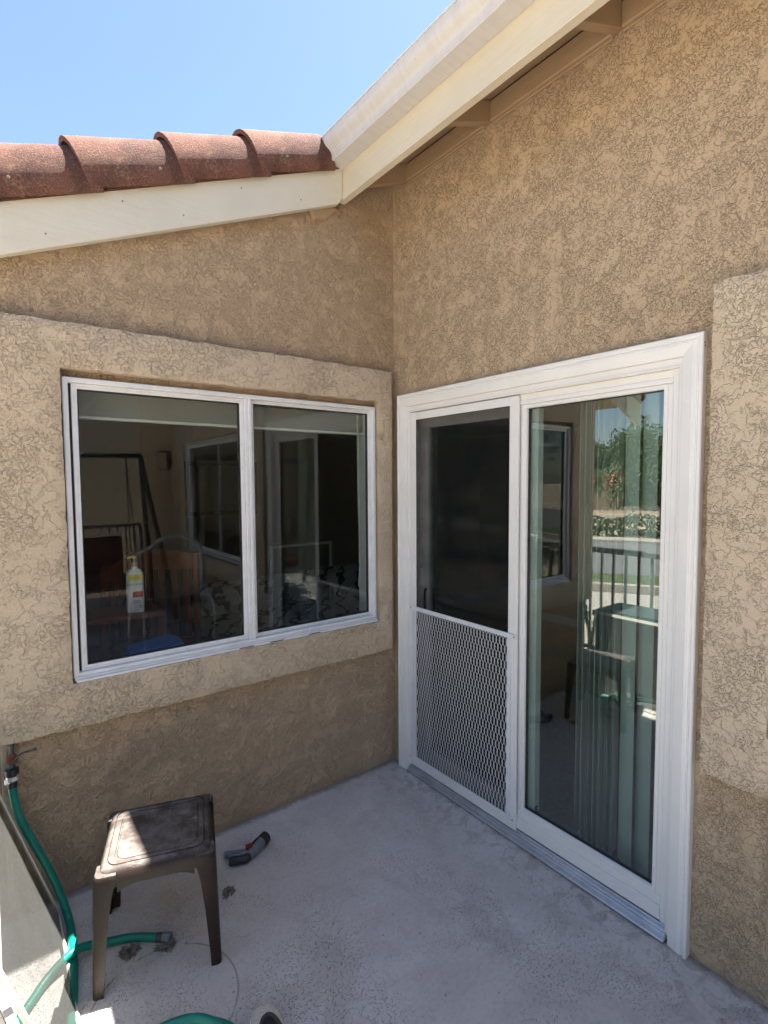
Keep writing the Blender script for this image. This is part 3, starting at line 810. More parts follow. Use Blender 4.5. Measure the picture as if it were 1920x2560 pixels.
# =================================================================== PATIO THINGS
# ---- stool
st = thing('plastic_stool', 'dusty dark brown plastic patio stool half in sunlight', 'stool', (-1.432, -.428, 0), R(-17.6))
TH = .405
def rsq(h, r, n, z, inset=0):
    out = []
    for q, (cx, cy) in enumerate(((1, 1), (-1, 1), (-1, -1), (1, -1))):
        for k in range(n+1):
            a = PI/2*q+PI/2*k/n
            out.append(Vector((cx*(h-r)+r*math.cos(a), cy*(h-r)+r*math.sin(a), z)))
    return out
bm = bmesh.new()
H = .176
rings = [rsq(H+.005, .035, 6, TH-.056), rsq(H+.004, .035, 6, TH-.034), rsq(H+.001, .035, 6, TH-.020), rsq(H-.004, .035, 6, TH-.0105), rsq(H-.011, .034, 6, TH-.004), rsq(H-.018, .033, 6, TH-.0005),
         rsq(H-.022, .032, 6, TH), rsq(H-.0235, .032, 6, TH-.0035), rsq(H-.0255, .032, 6, TH-.0035), rsq(H-.027, .032, 6, TH-.0005), rsq(H-.042, .036, 6, TH-.001),
         rsq(H-.0445, .036, 6, TH-.004), rsq(H-.0475, .036, 6, TH-.004), rsq(H-.050, .036, 6, TH-.0015), rsq(H-.11, .04, 6, TH-.003), rsq(.012, .01, 6, TH-.0035)]
vr = [[bm.verts.new(p) for p in r] for r in rings]
for a, b in zip(vr, vr[1:]):
    n = len(a)
    for i in range(n): bm.faces.new((a[i], a[(i+1) % n], b[(i+1) % n], b[i]))
bm.faces.new(vr[-1])
# underside
ur = [rsq(H+.005, .035, 6, TH-.056), rsq(H-.000, .028, 6, TH-.056), rsq(H-.006, .028, 6, TH-.012), rsq(.012, .01, 6, TH-.009)]
vr = [[bm.verts.new(p) for p in r] for r in ur]
for a, b in zip(vr, vr[1:]):
    n = len(a)
    for i in range(n): bm.faces.new((a[i], b[i], b[(i+1) % n], a[(i+1) % n]))
bm.faces.new(vr[-1][::-1])
bmesh.ops.remove_doubles(bm, verts=bm.verts, dist=.0002)
obj('seat', bm, M['stool'], st, smooth=35)
leg_me = None
for q in range(4):
    if leg_me is None:
        bm = bmesh.new()
        # L-section legs: outer corner at (+,+), arms run back along both sides, tapering to the foot
        def sect(z, c, w, r, th):
            o_ = [(c, c-w), (c, c-r), (c-r*.3, c-r*.3), (c-r, c), (c-w, c)]
            i_ = [(c-w, c-th), (c-r-th*.3, c-th), (c-th-r*.25, c-th-r*.25), (c-th, c-r-th*.3), (c-th, c-w)]
            return [Vector((x, y, z)) for x, y in o_+i_]
        add_sweep(bm, [sect(0, .1985, .034, .012, .007), sect(.06, .1970, .036, .012, .006), sect(.20, .1935, .044, .013, .006), sect(.30, .1905, .053, .015, .006),
                       sect(.345, .1895, .062, .016, .007), sect(.375, .1885, .068, .017, .008), sect(.386, .1870, .067, .018, .010), sect(.3915, .1835, .063, .018, .012), sect(.393, .179, .058, .018, .012)], caps=True)
        bmesh.ops.recalc_face_normals(bm, faces=bm.faces)
        o = obj('leg', bm, M['stool'], st, smooth=35); leg_me = o.data
    else:
        o = bpy.data.objects.new('leg', leg_me); COL.objects.link(o); o.parent = st
    o.rotation_euler = (0, 0, PI/2*q)
bm = bmesh.new()
for q in range(4):
    rm = Matrix.Rotation(PI/2*q, 4, 'Z'); n = 10; top = []; bot = []
    L = .118
    pts_t = [(-L+2*L*k/n, TH-.030) for k in range(n+1)]
    pts_b = [(-L+2*L*k/n, TH-.058-.020*(abs(2*k/n-1))**4) for k in range(n+1)]
    outl = [(rm @ Vector((x, -.1765, z))) for x, z in pts_t] + [(rm @ Vector((x, -.1765, z))) for x, z in pts_b[::-1]]
    offv = rm @ Vector((0, .005, 0))
    A = [bm.verts.new(p) for p in outl]; B = [bm.verts.new(p+offv) for p in outl]; N = n+1
    for k in range(n):
        bm.faces.new((A[k], A[k+1], A[2*N-2-k], A[2*N-1-k])); bm.faces.new((B[k+1], B[k], B[2*N-1-k], B[2*N-2-k]))
        bm.faces.new((A[2*N-1-k], A[2*N-2-k], B[2*N-2-k], B[2*N-1-k])); bm.faces.new((A[k+1], A[k], B[k], B[k+1]))
    bm.faces.new((A[0], A[2*N-1], B[2*N-1], B[0])); bm.faces.new((A[n], B[n], B[n+1], A[n+1]))
obj('apron', bm, M['stool'], st)

# ---- hose nozzle
nz = thing('hose_nozzle', 'grey and black hose spray nozzle with red trigger lock on the concrete', 'nozzle', (-1.03, -.25, 0))
bm = bmesh.new(); tube(bm, catmull([(-1.035, -.268, .024), (-1.018, -.262, .026), (-.99, -.246, .027), (-.955, -.226, .029)], 5), [.016]*5+[.020]*5+[.0235]*6, 14); obj('barrel', bm, M['hose_grey'], nz, smooth=50)
bm = bmesh.new(); tube(bm, [(-.957, -.227, .029), (-.950, -.223, .029), (-.925, -.209, .030), (-.921, -.207, .030)], [.024, .027, .026, .021], 16); obj('spray_head', bm, M['black'], nz, smooth=40)
bm = bmesh.new(); tube(bm, catmull([(-1.03, -.272, .022), (-1.055, -.272, .021), (-1.085, -.258, .020), (-1.112, -.246, .019)], 4), [.016, .0175, .018, .018, .018, .018, .018, .018, .019, .019, .019, .0185, .016], 12); obj('grip', bm, M['black'], nz, smooth=50)
bm = bmesh.new(); tube(bm, catmull([(-1.030, -.259, .034), (-1.06, -.256, .036), (-1.09, -.244, .034), (-1.112, -.233, .030)], 4), .0075, 8); obj('grip_stripe', bm, M['hose_grey'], nz, smooth=50)
bm = bmesh.new(); tube(bm, catmull([(-1.020, -.242, .028), (-1.05, -.228, .026), (-1.085, -.207, .022), (-1.112, -.192, .018)], 4), [.007, .008, .008, .009, .009, .010, .011, .011, .012, .012, .013, .014, .012], 10); obj('trigger', bm, M['hose_grey'], nz, smooth=50)
bm = bmesh.new(); add_box(bm, (-1.034, -.252, .030), (-1.006, -.232, .054), .004); obj('trigger_lock', bm, M['red'], nz)
bm = bmesh.new(); add_box(bm, (-.020, -.004, 0), (.022, .004, .009), .002, mat=Matrix.Translation((-.985, -.229, .044)) @ Matrix.Rotation(.5, 4, 'Z')); obj('thumb_pad', bm, M['black'], nz)
parent_keep(nz)

# ---- tap pipe and hose
tp = thing('hose_tap', 'old pipe tap with rusty valve under the stucco band', 'tap', (-1.848, -.035, .6))
bm = bmesh.new(); tube(bm, [(-1.848, -.035, .705), (-1.848, -.037, .64)], .0085, 10); tube(bm, [(-1.848, -.037, .684), (-1.848, -.037, .675)], .0105, 10); obj('pipe', bm, M['pipe'], tp, smooth=40)
bm = bmesh.new(); tube(bm, [(-1.848, -.038, .650), (-1.848, -.04, .645), (-1.849, -.041, .622), (-1.849, -.042, .615)], [.012, .0165, .0165, .011], 12); tube(bm, [(-1.848, -.04, .633), (-1.835, -.056, .640)], .009, 8); obj('valve', bm, M['rust'], tp, smooth=40)
bm = bmesh.new(); tube(bm, catmull([(-1.840, -.058, .634), (-1.828, -.062, .648), (-1.812, -.064, .655), (-1.785, -.064, .656), (-1.772, -.064, .658)], 5), .0048, 8, flatz=.8); tube(bm, [(-1.782, -.064, .656), (-1.770, -.064, .658)], [.006, .0065], 8); obj('lever', bm, M['pipe'], tp, smooth=40)
bm = bmesh.new(); tube(bm, [(-1.849, -.043, .616), (-1.849, -.045, .600), (-1.849, -.046, .598)], [.010, .0125, .013], 12); obj('adapter', bm, M['dkgrey'], tp, smooth=40)
parent_keep(tp)
bm = bmesh.new(); add_box(bm, (-1.880, -.016, .003), (-1.857, -.003, .690), .002, 1)
tag(obj('corner_strip', bm, M['strip']), 'weathered pale wood strip at the wall corner behind the hose tap', 'trim')
hs = thing('garden_hose', 'green garden hose hanging from the tap and coiled on the floor', 'hose', (-1.7, -.3, 0))
HR = .0138
bm = bmesh.new()
coil = []
cc = Vector((-1.575, -1.035, 0))
path = [(-1.850, -.050, .535), (-1.848, -.062, .50), (-1.838, -.080, .44), (-1.812, -.10, .365), (-1.785, -.108, .295), (-1.760, -.112, .225), (-1.735, -.118, .150), (-1.717, -.130, .085), (-1.703, -.165, .030), (-1.700, -.215, .016), (-1.706, -.32, .0145), (-1.718, -.44, .0145), (-1.735, -.56, .0145), (-1.760, -.70, .0145), (-1.79, -.86, .0145)]
for k in range(30):
    a = PI*.80 - k*2*PI/12; rr = .222-.012*(k//12)+.008*math.sin(k*1.7); zz = .0145+.021*(k/12)
    path.append((cc.x+rr*math.cos(a)*1.02, cc.y+rr*math.sin(a), min(zz, .06)))
path += [(-1.84, -1.20, .055), (-1.90, -1.02, .03), (-1.945, -.80, .016), (-1.925, -.62, .0145), (-1.872, -.503, .0145), (-1.841, -.463, .015), (-1.793, -.408, .022), (-1.745, -.380, .036), (-1.706, -.366, .0435), (-1.665, -.358, .034), (-1.60, -.366, .018), (-1.545, -.385, .0145), (-1.497, -.415, .0145), (-1.455, -.450, .0145)]
tube(bm, catmull(path, 7), HR, 12)
obj('tube', bm, M['green_hose'], hs, smooth=60)
bm = bmesh.new(); tube(bm, [(-1.849, -.046, .600), (-1.849, -.046, .598), (-1.849, -.047, .579), (-1.849, -.047, .576)], [.018, .0225, .0225, .017], 16); tube(bm, [(-1.849, -.047, .578), (-1.850, -.050, .530)], .0155, 14); obj('coupling', bm, M['black'], hs, smooth=40)
bm = bmesh.new(); tube(bm, [(-1.849, -.048, .572), (-1.849, -.049, .556)], .0195, 8); add_box(bm, (-1.874, -.062, .552), (-1.857, -.060, .571)); obj('foil_tag', bm, M['tag'], hs)
bm = bmesh.new(); tube(bm, [(-1.458, -.447, .0150), (-1.440, -.462, .0155)], .0150, 14); obj('end_sleeve', bm, M['dkgrey'], hs, smooth=40)
bm = bmesh.new(); tube(bm, [(-1.441, -.461, .0165), (-1.437, -.464, .0165), (-1.419, -.480, .0170), (-1.418, -.481, .017)], [.0150, .0172, .0172, .0135], 10); obj('end_fitting', bm, M['hose_grey'], hs, smooth=30)
parent_keep(hs)

# ---- dry leaf litter
def clump(name, x, y, r, n, lab, seed):
    rnd = random.Random(seed); bm = bmesh.new()
    for k in range(n):
        a = rnd.uniform(0, 2*PI); d = r*rnd.random()**.7; c = Vector((x+d*math.cos(a), y+d*math.sin(a)*.8, .002+rnd.random()*.012*(1-d/r)))
        L = rnd.uniform(.007, .022); W = L*.4; t1 = Vector((math.cos(a*3), math.sin(a*3), rnd.uniform(-.3, .5))).normalized(); t2 = t1.cross(Vector((0, 0, 1))).normalized(); up_ = Vector((0, 0, L*.25))
        vs = [bm.verts.new(p) for p in (c-t1*L, c-t2*W+up_, c+t1*L, c+t2*W+up_)]
        for q in (0, 1): pass
        bm.faces.new((vs[0], vs[1], vs[2])); bm.faces.new((vs[0], vs[2], vs[3]))
    for v in bm.verts: v.co.z = max(v.co.z, .0012)
    o = obj(name, bm, M['leaf_dry']); tag(o, lab, 'leaf litter', 'clumps of dry leaf litter on the patio'); return o
clump('leaf_clump', -1.548, -.437, .030, 70, 'dry leaf clump on the floor between the stool legs', 1)
clump('leaf_clump', -1.437, -.492, .028, 50, 'dry leaf clump beside the open hose end', 2)
clump('leaf_clump', -1.175, -.385, .026, 26, 'thin dry leaf clump behind the right stool legs', 3)

# ---- shoe at the bottom edge
sh = thing('knit_shoe', 'pale knit slip-on shoe at the bottom edge beside the hose coil', 'shoe', (-1.3, -1.1, 0), 0)
bm = bmesh.new(); rings = []
sdir = Vector((-.25, -1, 0)).normalized(); sside = Vector((1, -.25, 0)).normalized()
toe = Vector((-1.262, -.915, 0))
for (s, w, h) in ((.0, .012, .018), (.010, .026, .030), (.028, .037, .040), (.055, .044, .048), (.085, .047, .056), (.11, .0465, .064), (.15, .042, .075), (.20, .038, .085), (.245, .036, .088), (.265, .028, .086), (.275, .012, .08)):
    r = []; c = toe+sdir*s
    for k in range(16):
        a = 2*PI*k/16; x = math.cos(a); z = math.sin(a)
        zz = h/2+h/2*math.copysign(abs(z)**.75, z)
        r.append(c+sside*(w*math.copysign(abs(x)**.85, x))+Vector((0, 0, zz+.001)))
    rings.append(r)
add_sweep(bm, rings); obj('upper', bm, M['shoe_knit'], sh, smooth=60)
bm = bmesh.new(); ring = []
cen = toe+sdir*.165+Vector((0, 0, .073))
for k in range(25):
    a = 2*PI*k/24; ring.append(cen+sdir*(-.078*math.cos(a))+sside*(.030*math.sin(a))+Vector((0, 0, -.010*math.cos(a)+.010)))
tube(bm, ring, .0065, 8); obj('collar', bm, M['shoe_edge'], sh, smooth=60)
bm = bmesh.new(); pts = [p+Vector((0, 0, .003)) for p in ring[:-1]]; vs = [bm.verts.new(cen+(p-cen)*.93+Vector((0, 0, -.002))) for p in pts]; bm.faces.new(vs)
r2_ = bmesh.ops.extrude_face_region(bm, geom=list(bm.faces)); bmesh.ops.translate(bm, verts=[v for v in r2_['geom'] if isinstance(v, bmesh.types.BMVert)], vec=(0, 0, -.004))
obj('opening', bm, M['black'], sh)
bm = bmesh.new(); rings = []
for (s, w) in ((-.002, .014), (.010, .030), (.028, .041), (.055, .048), (.085, .051), (.15, .046), (.2, .041), (.25, .039), (.27, .028), (.278, .012)):
    c = toe+sdir*s; rings.append([c+sside*w+Vector((0, 0, .0)), c+sside*w+Vector((0, 0, .014)), c-sside*w+Vector((0, 0, .014)), c-sside*w])
add_sweep(bm, rings); obj('sole', bm, M['lotion'], sh)
parent_keep(sh)

# ---- window screens leaning on the storage box
def leaning_screen(nm, label, y0, y1, x0, z1, x1, lift=.0):
    s = thing(nm, label, 'screen', (x0, (y0+y1)/2, 0), 0, 'removed window screens leaning at the left edge')
    d = Vector((x1-x0, 0, z1)); L = d.length; d.normalize(); nrm = Vector((d.z, 0, -d.x)); w = .021
    bm = bmesh.new()
    def bar(a0, a1, b0, b1):
        P = lambda a, b: Vector((x0, 0, .003))+d*a+Vector((0, b, 0))
        add_poly_prism(bm, [P(a0, b0), P(a1, b0), P(a1, b1), P(a0, b1)], nrm*.009)
    bar(0, L, y0, y0-w); bar(0, L, y1+w, y1); bar(0, w, y0-w-.0002, y1+w+.0002); bar(L-w, L, y0-w-.0002, y1+w+.0002)
    obj('screen_frame', bm, M['cream_metal'], s)
    bm = bmesh.new(); P = lambda a, b: Vector((x0, 0, .003))+nrm*.004+d*a+Vector((0, b, 0))
    add_poly_prism(bm, [P(w*.8, y0-w*.8), P(L-w*.8, y0-w*.8), P(L-w*.8, y1+w*.8), P(w*.8, y1+w*.8)], nrm*.0006)
    obj('insect_mesh', bm, M['screen_light'], s)
    parent_keep(s); return s
leaning_screen('window_screen', 'translucent grey window screen leaning against the storage box', -.092, -1.02, -1.727, .60, -1.915)
sbx = thing('window_screen', 'cream framed screen lying at the lower left corner of the photo', 'screen', (-1.90, -1.2, 0), 0, 'removed window screens leaning at the left edge')
bm = bmesh.new()
A_ = Vector((-1.906, -.926, .50)); B_ = Vector((-1.838, -1.20, .47)); dd = (B_-A_).normalized()
A2 = A_-dd*.35; B2 = B_+dd*.25
side_ = Vector((.0, 0, 0))
add_poly_prism(bm, [A2, B2, B2+Vector((-.016, -.004, -.002)), A2+Vector((-.016, -.004, -.002))], (0, 0, -.012))
dn = Vector((-.16, -.04, -.46))
for q, w in ((A2, dd*.016), (B2-dd*.016, dd*.016)):
    q = q+Vector((-.012, -.003, -.0125)); add_poly_prism(bm, [q, q+w, q+w+dn, q+dn], (-.010, 0, 0))
q = A2+Vector((-.012, -.003, -.0128))+dn; add_poly_prism(bm, [q, q+(B2-A2), q+(B2-A2)+Vector((0, 0, -.014)), q+Vector((0, 0, -.014))], (-.010, 0, 0))
obj('screen_frame', bm, M['cream_metal'], sbx)
bm = bmesh.new(); add_poly_prism(bm, [A2+Vector((-.016, -.004, -.006)), B2+Vector((-.016, -.004, -.006)), B2+Vector((-.16, -.04, -.46)), A2+Vector((-.16, -.04, -.46))], (-.001, 0, 0)); obj('insect_mesh', bm, M['screen_light'], sbx)
parent_keep(sbx)

# ---- resin storage box left of the frame
sb = thing('storage_box', 'dark green-grey resin storage box mirrored in the door glass', 'storage box', (-2.13, -.36, 0))
bm = bmesh.new(); add_box(bm, (-2.33, -.64, 0.002), (-1.945, -.07, .555), .008)
obj('bin', bm, M['box'], sb)
for z in (.10, .19, .28, .37, .46):
    bm = bmesh.new(); add_box(bm, (-1.9445, -.62, z), (-1.9385, -.09, z+.07), .002, 1); obj('panel_rib', bm, M['box'], sb)
bm = bmesh.new(); add_box(bm, (-2.35, -.66, .5565), (-1.93, -.05, .600), .008); add_box(bm, (-2.31, -.62, .6005), (-1.97, -.09, .612), .006); obj('lid', bm, M['box'], sb)
parent_keep(sb)

# ---- railings
def railing(p0, p1, label):
    p0 = Vector(p0); p1 = Vector(p1); L = (p1-p0).length; d = (p1-p0).normalized(); ang_ = math.atan2(d.y, d.x)
    r = thing('patio_railing', label, 'railing', p0, ang_, 'railings round the terrace')
    bm = bmesh.new(); add_box(bm, (0, -.03, 1.00), (L, .03, 1.045), .005); obj('top_rail', bm, M['rail'], r)
    bm = bmesh.new(); add_box(bm, (0, -.015, .09), (L, .015, .12), .003); obj('bottom_rail', bm, M['rail'], r)
    me = None
    for k in range(int(L/.11)+1):
        if me is None:
            bm = bmesh.new(); add_box(bm, (-.009, -.009, .121), (.009, .009, .999)); o = obj('baluster', bm, M['rail'], r); me = o.data
        else: o = bpy.data.objects.new('baluster', me); COL.objects.link(o); o.parent = r
        o.location = (min(k*.11+.05, L-.02), 0, 0)
    for x in (.0, L/2, L):
        bm = bmesh.new(); add_box(bm, (x-.02, -.0205, 0), (x+.02, .0205, .9995), .003); obj('post', bm, M['rail'], r)
    return r
railing((-2.45, 1.1, 0), (-2.45, -6.0, 0), 'long grey baluster railing beside the storage box, seen mirrored in the door')
railing((-2.40, -6.0, 0), (-.05, -6.0, 0), 'short grey railing across the far patio end, seen mirrored in the window')

# ---- neighbour's tall wall beyond the patio end
bm = bmesh.new(); add_box(bm, (-7.5, -9.4, -1.3), (3, -9.0, 4.2)); o = obj('neighbour_wall', bm, flat('shaded_neighbour_stucco', (.26, .23, .18), .9, var=.06))
tag(o, 'plain cream stucco wall of the next house past the patio end', 'wall')
# ---- hanging chair stand, mirrored in the window
sw = thing('swing_stand', 'black A-frame swing with maroon cushion mirrored in the window', 'swing', (-1.0, -4.6, 0))
bm = bmesh.new(); tube(bm, [(-1.95, -4.6, 1.98), (-.33, -4.6, 1.98)], .03, 10); obj('top_bar', bm, M['black_metal'], sw, smooth=50)
for (a, b) in (((-.33, -4.6, 1.98), (-.12, -4.05, .02)), ((-.33, -4.6, 1.98), (-.12, -5.15, .02)), ((-1.95, -4.6, 1.98), (-2.15, -4.05, .02)), ((-1.95, -4.6, 1.98), (-2.15, -5.15, .02))):
    bm = bmesh.new(); tube(bm, [a, b], .028, 8); obj('leg', bm, M['black_metal'], sw, smooth=50)
for x in (-.50, -1.75):
    for dy in (-.2, .2):
        bm = bmesh.new(); tube(bm, [(x, -4.6, 1.95), (x+.06, -4.6+dy, .62)], .007, 6); obj('hanger', bm, M['black_metal'], sw)
bm = bmesh.new(); add_box(bm, (-1.72, -4.86, .42), (-.52, -4.34, .52), .03); obj('seat_cushion', bm, M['cushion'], sw)
bm = bmesh.new(); add_box(bm, (-1.72, -4.98, .5), (-.52, -4.87, .97), .03); obj('back_cushion', bm, M['cushion'], sw)
parent_keep(sw)
# ---- white tube lounge chair, mirrored in the window
lc = thing('tube_chair', 'white bent-tube chair frame mirrored low in the left window pane', 'chair', (-.6, -3.2, 0))
bm = bmesh.new()
tube(bm, catmull([(-.80, -3.2, .015), (-.78, -3.2, .5), (-.71, -3.2, .905), (-.59, -3.2, 1.0), (-.44, -3.2, 1.095), (-.30, -3.2, 1.098), (-.16, -3.2, 1.04), (-.09, -3.2, .96), (-.08, -3.2, .5), (-.08, -3.2, .015)], 6), .017, 10)
obj('tube_frame', bm, M['tube_white'], lc, smooth=60)
bm = bmesh.new(); tube(bm, catmull([(-.76, -2.75, .015), (-.76, -2.75, .45), (-.76, -3.18, .46), (-.12, -3.18, .46), (-.12, -2.75, .45), (-.12, -2.75, .015)], 4), .015, 8); obj('seat_frame', bm, M['tube_white'], lc, smooth=60)
bm = bmesh.new(); add_box(bm, (-.74, -3.17, .465), (-.14, -2.77, .48), .005); obj('sling_seat', bm, M['dkgrey'], lc)
parent_keep(lc)
# ---- wall lantern
wl = thing('wall_lantern', 'black lantern on the door wall past the side window, mirrored in the glass', 'lamp', (0, -4.5, 1.95))
bm = bmesh.new(); add_box(bm, (-.03, -4.56, 1.84), (-.002, -4.44, 2.0), .004); add_box(bm, (-.16, -4.57, 2.02), (-.02, -4.43, 2.04), .003); add_box(bm, (-.15, -4.56, 1.80), (-.03, -4.44, 1.82), .003)
for a in (-.148, -.036):
    for b in (-4.558, -4.446): add_box(bm, (a, b, 1.8205), (a+.006, b+.006, 2.0195))
obj('lantern_body', bm, M['black_metal'], wl)
parent_keep(wl)
# ---- folded umbrella stand by the railing, mirrored in the right pane
us = thing('folded_easel', 'dark folded frame with white top bar mirrored in the right door pane', 'frame', (-2.2, -.95, 0))
bm = bmesh.new(); tube(bm, [(-2.2, -.70, .012), (-2.2, -.66, 1.10)], .016, 8); tube(bm, [(-2.35, -.70, .012), (-2.2, -.50, 1.05)], .012, 8); tube(bm, [(-2.2, -1.25, .012), (-2.2, -1.25, 1.02)], .016, 8); obj('side_post', bm, M['rail'], us, smooth=50)
bm = bmesh.new(); tube(bm, catmull([(-2.2, -.66, 1.10), (-2.2, -.80, 1.125), (-2.2, -1.0, 1.09), (-2.2, -1.25, 1.0)], 5), .016, 8); obj('top_bar', bm, M['tube_white'], us, smooth=50)
bm = bmesh.new(); add_box(bm, (-2.215, -1.24, .80), (-2.205, -.68, 1.0), .003); obj('fabric_panel', bm, M['dkgrey'], us)
parent_keep(us)

# =================================================================== ROOM CONTENTS
def slat_chair(x, y, rz, seat, top, label, mat):
    c = thing('slatback_chair', label, 'chair', (x, y, 0), rz, 'wooden slat-back chairs inside the window')
    bm = bmesh.new(); add_box(bm, (-.21, -.20, seat-.03), (.21, .20, seat), .006); obj('seat', bm, mat, c)
    for sx in (-.19, .19):
        bm = bmesh.new(); add_box(bm, (sx-.02, -.20, 0), (sx+.02, -.16, seat-.031), .003); obj('leg', bm, mat, c)
        bm = bmesh.new(); tube(bm, catmull([(sx, .19, .02), (sx, .19, seat), (sx, .215, top-.02)], 4), .021, 8); obj('leg', bm, mat, c)
    bm = bmesh.new(); n = 10
    out = [(-.21+.42*k/n, .205, top-.11) for k in range(n+1)] + [(.21-.42*k/n, .205, top-.035+.035*math.sin(PI*k/n)) for k in range(n+1)]
    add_poly_prism(bm, out, (0, .022, 0)); obj('crest_rail', bm, mat, c)
    bm = bmesh.new(); add_box(bm, (-.17, .20, seat+.08), (.17, .22, seat+.12), .003); obj('lower_rail', bm, mat, c)
    for k in range(5):
        xx = -.14+.07*k; bm = bmesh.new(); add_box(bm, (xx-.018, .203, seat+.121), (xx+.018, .217, top-.111), .002, 1); obj('back_slat', bm, mat, c)
    bm = bmesh.new(); add_box(bm, (-.17, -.19, seat*.4), (.17, -.17, seat*.4+.03)); obj('stretcher', bm, mat, c)
    return c
slat_chair(-1.42, .95, R(225), .66, 1.235, 'cherry wood slat-back chair left of the lotion bottle', M['wood'])
slat_chair(-.98, .88, R(142), .66, 1.28, 'cherry wood slat-back chair right of the lotion bottle', M['wood'])
tb = thing('pub_table', 'dark wood table holding the lotion bottle inside the window', 'table', (-1.30, .42, 0))
bm = bmesh.new(); add_box(bm, (-1.66, .36, .985), (-1.19, .62, 1.012), .006); obj('tabletop', bm, M['wood'], tb)
for x in (-1.62, -1.20):
    for y in (.40, .58):
        bm = bmesh.new(); add_box(bm, (x-.02, y-.02, 0), (x+.02, y+.02, .9845)); obj('leg', bm, M['wood'], tb)
parent_keep(tb)
lb = thing('lotion_bottle', 'white pump lotion bottle with yellow and red labels', 'bottle', (-1.312, .42, 1.0125))
def rrect(w, d, z, n=6, e=.5):
    return [Vector((w*math.copysign(abs(math.cos(a))**e, math.cos(a)), d*math.copysign(abs(math.sin(a))**e, math.sin(a)), z)) for a in [2*PI*k/24 for k in range(24)]]
bm = bmesh.new(); add_sweep(bm, [rrect(.036, .022, 0), rrect(.0385, .024, .006), rrect(.0385, .024, .165), rrect(.036, .023, .182), rrect(.026, .019, .196), rrect(.014, .013, .203, e=.9), rrect(.013, .012, .212, e=1.)]); obj('bottle_body', bm, M['lotion'], lb, smooth=50)
bm = bmesh.new(); tube(bm, [(0, 0, .212), (0, 0, .232)], .0125, 14); tube(bm, [(0, 0, .232), (0, 0, .255)], .005, 10); tube(bm, [(.006, 0, .256), (-.006, -.004, .258), (-.030, -.012, .255)], [.008, .008, .005], 10); obj('pump', bm, M['gold'], lb, smooth=50)
bm = bmesh.new(); add_box(bm, (-.028, -.0252, .150), (.034, -.0242, .178), .0004, 1); obj('yellow_label', bm, M['yellow'], lb)
bm = bmesh.new(); add_box(bm, (-.010, -.0252, .072), (.034, -.0242, .100), .0004, 1); obj('red_label', bm, M['label_red'], lb)
def text(name, body, size, loc, rot, mat, parent, extr=.0003):
    cu = bpy.data.curves.new(name, 'FONT'); cu.body = body; cu.size = size; cu.align_x = 'CENTER'; cu.align_y = 'CENTER'; cu.extrude = extr
    tmp = bpy.data.objects.new(name, cu); me = bpy.data.meshes.new_from_object(tmp); bpy.data.objects.remove(tmp)
    o = bpy.data.objects.new(name, me); COL.objects.link(o); o.location = loc; o.rotation_euler = rot
    me.materials.clear(); me.materials.append(mat); o.parent = parent; return o
text('brand_lettering', 'GOLD BOND', .0118, (.002, -.0256, .132), (PI/2, 0, 0), M['black'], lb)
text('label_lettering', '20% MORE', .008, (.004, -.0258, .161), (PI/2, 0, 0), M['black'], lb)
text('small_lettering', 'healing', .008, (.012, -.0258, .086), (PI/2, 0, 0), M['lotion'], lb)
bm = bmesh.new()
for k, z in enumerate((.055, .047, .030, .022, .014)): add_box(bm, (-.004-.003*(k % 2), -.0250, z), (.026, -.0245, z+.002))
obj('printed_line', bm, M['dkgrey'], lb)
lb.rotation_euler = (0, 0, R(-12)); lb.scale = (1.05, 1.05, 1.07)
# sofa under a patterned blanket
sf = thing('blanket_sofa', 'sofa under a cream blanket with dark zigzag pattern, behind the window', 'sofa', (-.3, 1.3, 0))
bm = bmesh.new()
def soft_box(lo, hi, r, seg=8, amp=.02, sd=0):
    b = bmesh.new(); add_box(b, lo, hi, r, 4)
    bmesh.ops.subdivide_edges(b, edges=b.edges, cuts=3, use_grid_fill=True)
    for v in b.verts:
        q = v.co*5+Vector((sd, 0, 0)); v.co += Vector((noise.noise(q), noise.noise(q+Vector((5, 1, 2))), noise.noise(q+Vector((1, 7, 3)))))*amp
    return b
obj('blanket', soft_box((-.78, .55, .02), (.95, 1.5, .70), .08, amp=.035), M['blanket'], sf, smooth=60)
obj('back_bolster', soft_box((-.70, 1.3, .60), (.9, 1.6, .90), .09, amp=.03, sd=4), M['blanket'], sf, smooth=60)
parent_keep(sf)
o = obj('blue_pillow', soft_box((-1.40, .175, .795), (-1.14, .345, .895), .04, amp=.02, sd=2), M['blue'], None, smooth=60)
tag(o, 'rumpled blue pillow on the low bench behind the left pane', 'pillow')
wb = thing('window_bench', 'narrow wooden bench under the left window pane holding a blue pillow', 'bench', (-1.3, .26, 0))
bm = bmesh.new(); add_box(bm, (-1.64, .165, .765), (-.98, .355, .79), .004); obj('bench_top', bm, M['wood'], wb)
for x in (-1.60, -1.03):
    bm = bmesh.new(); add_box(bm, (x-.02, .18, 0), (x+.02, .34, .7645)); obj('leg', bm, M['wood'], wb)
parent_keep(wb)
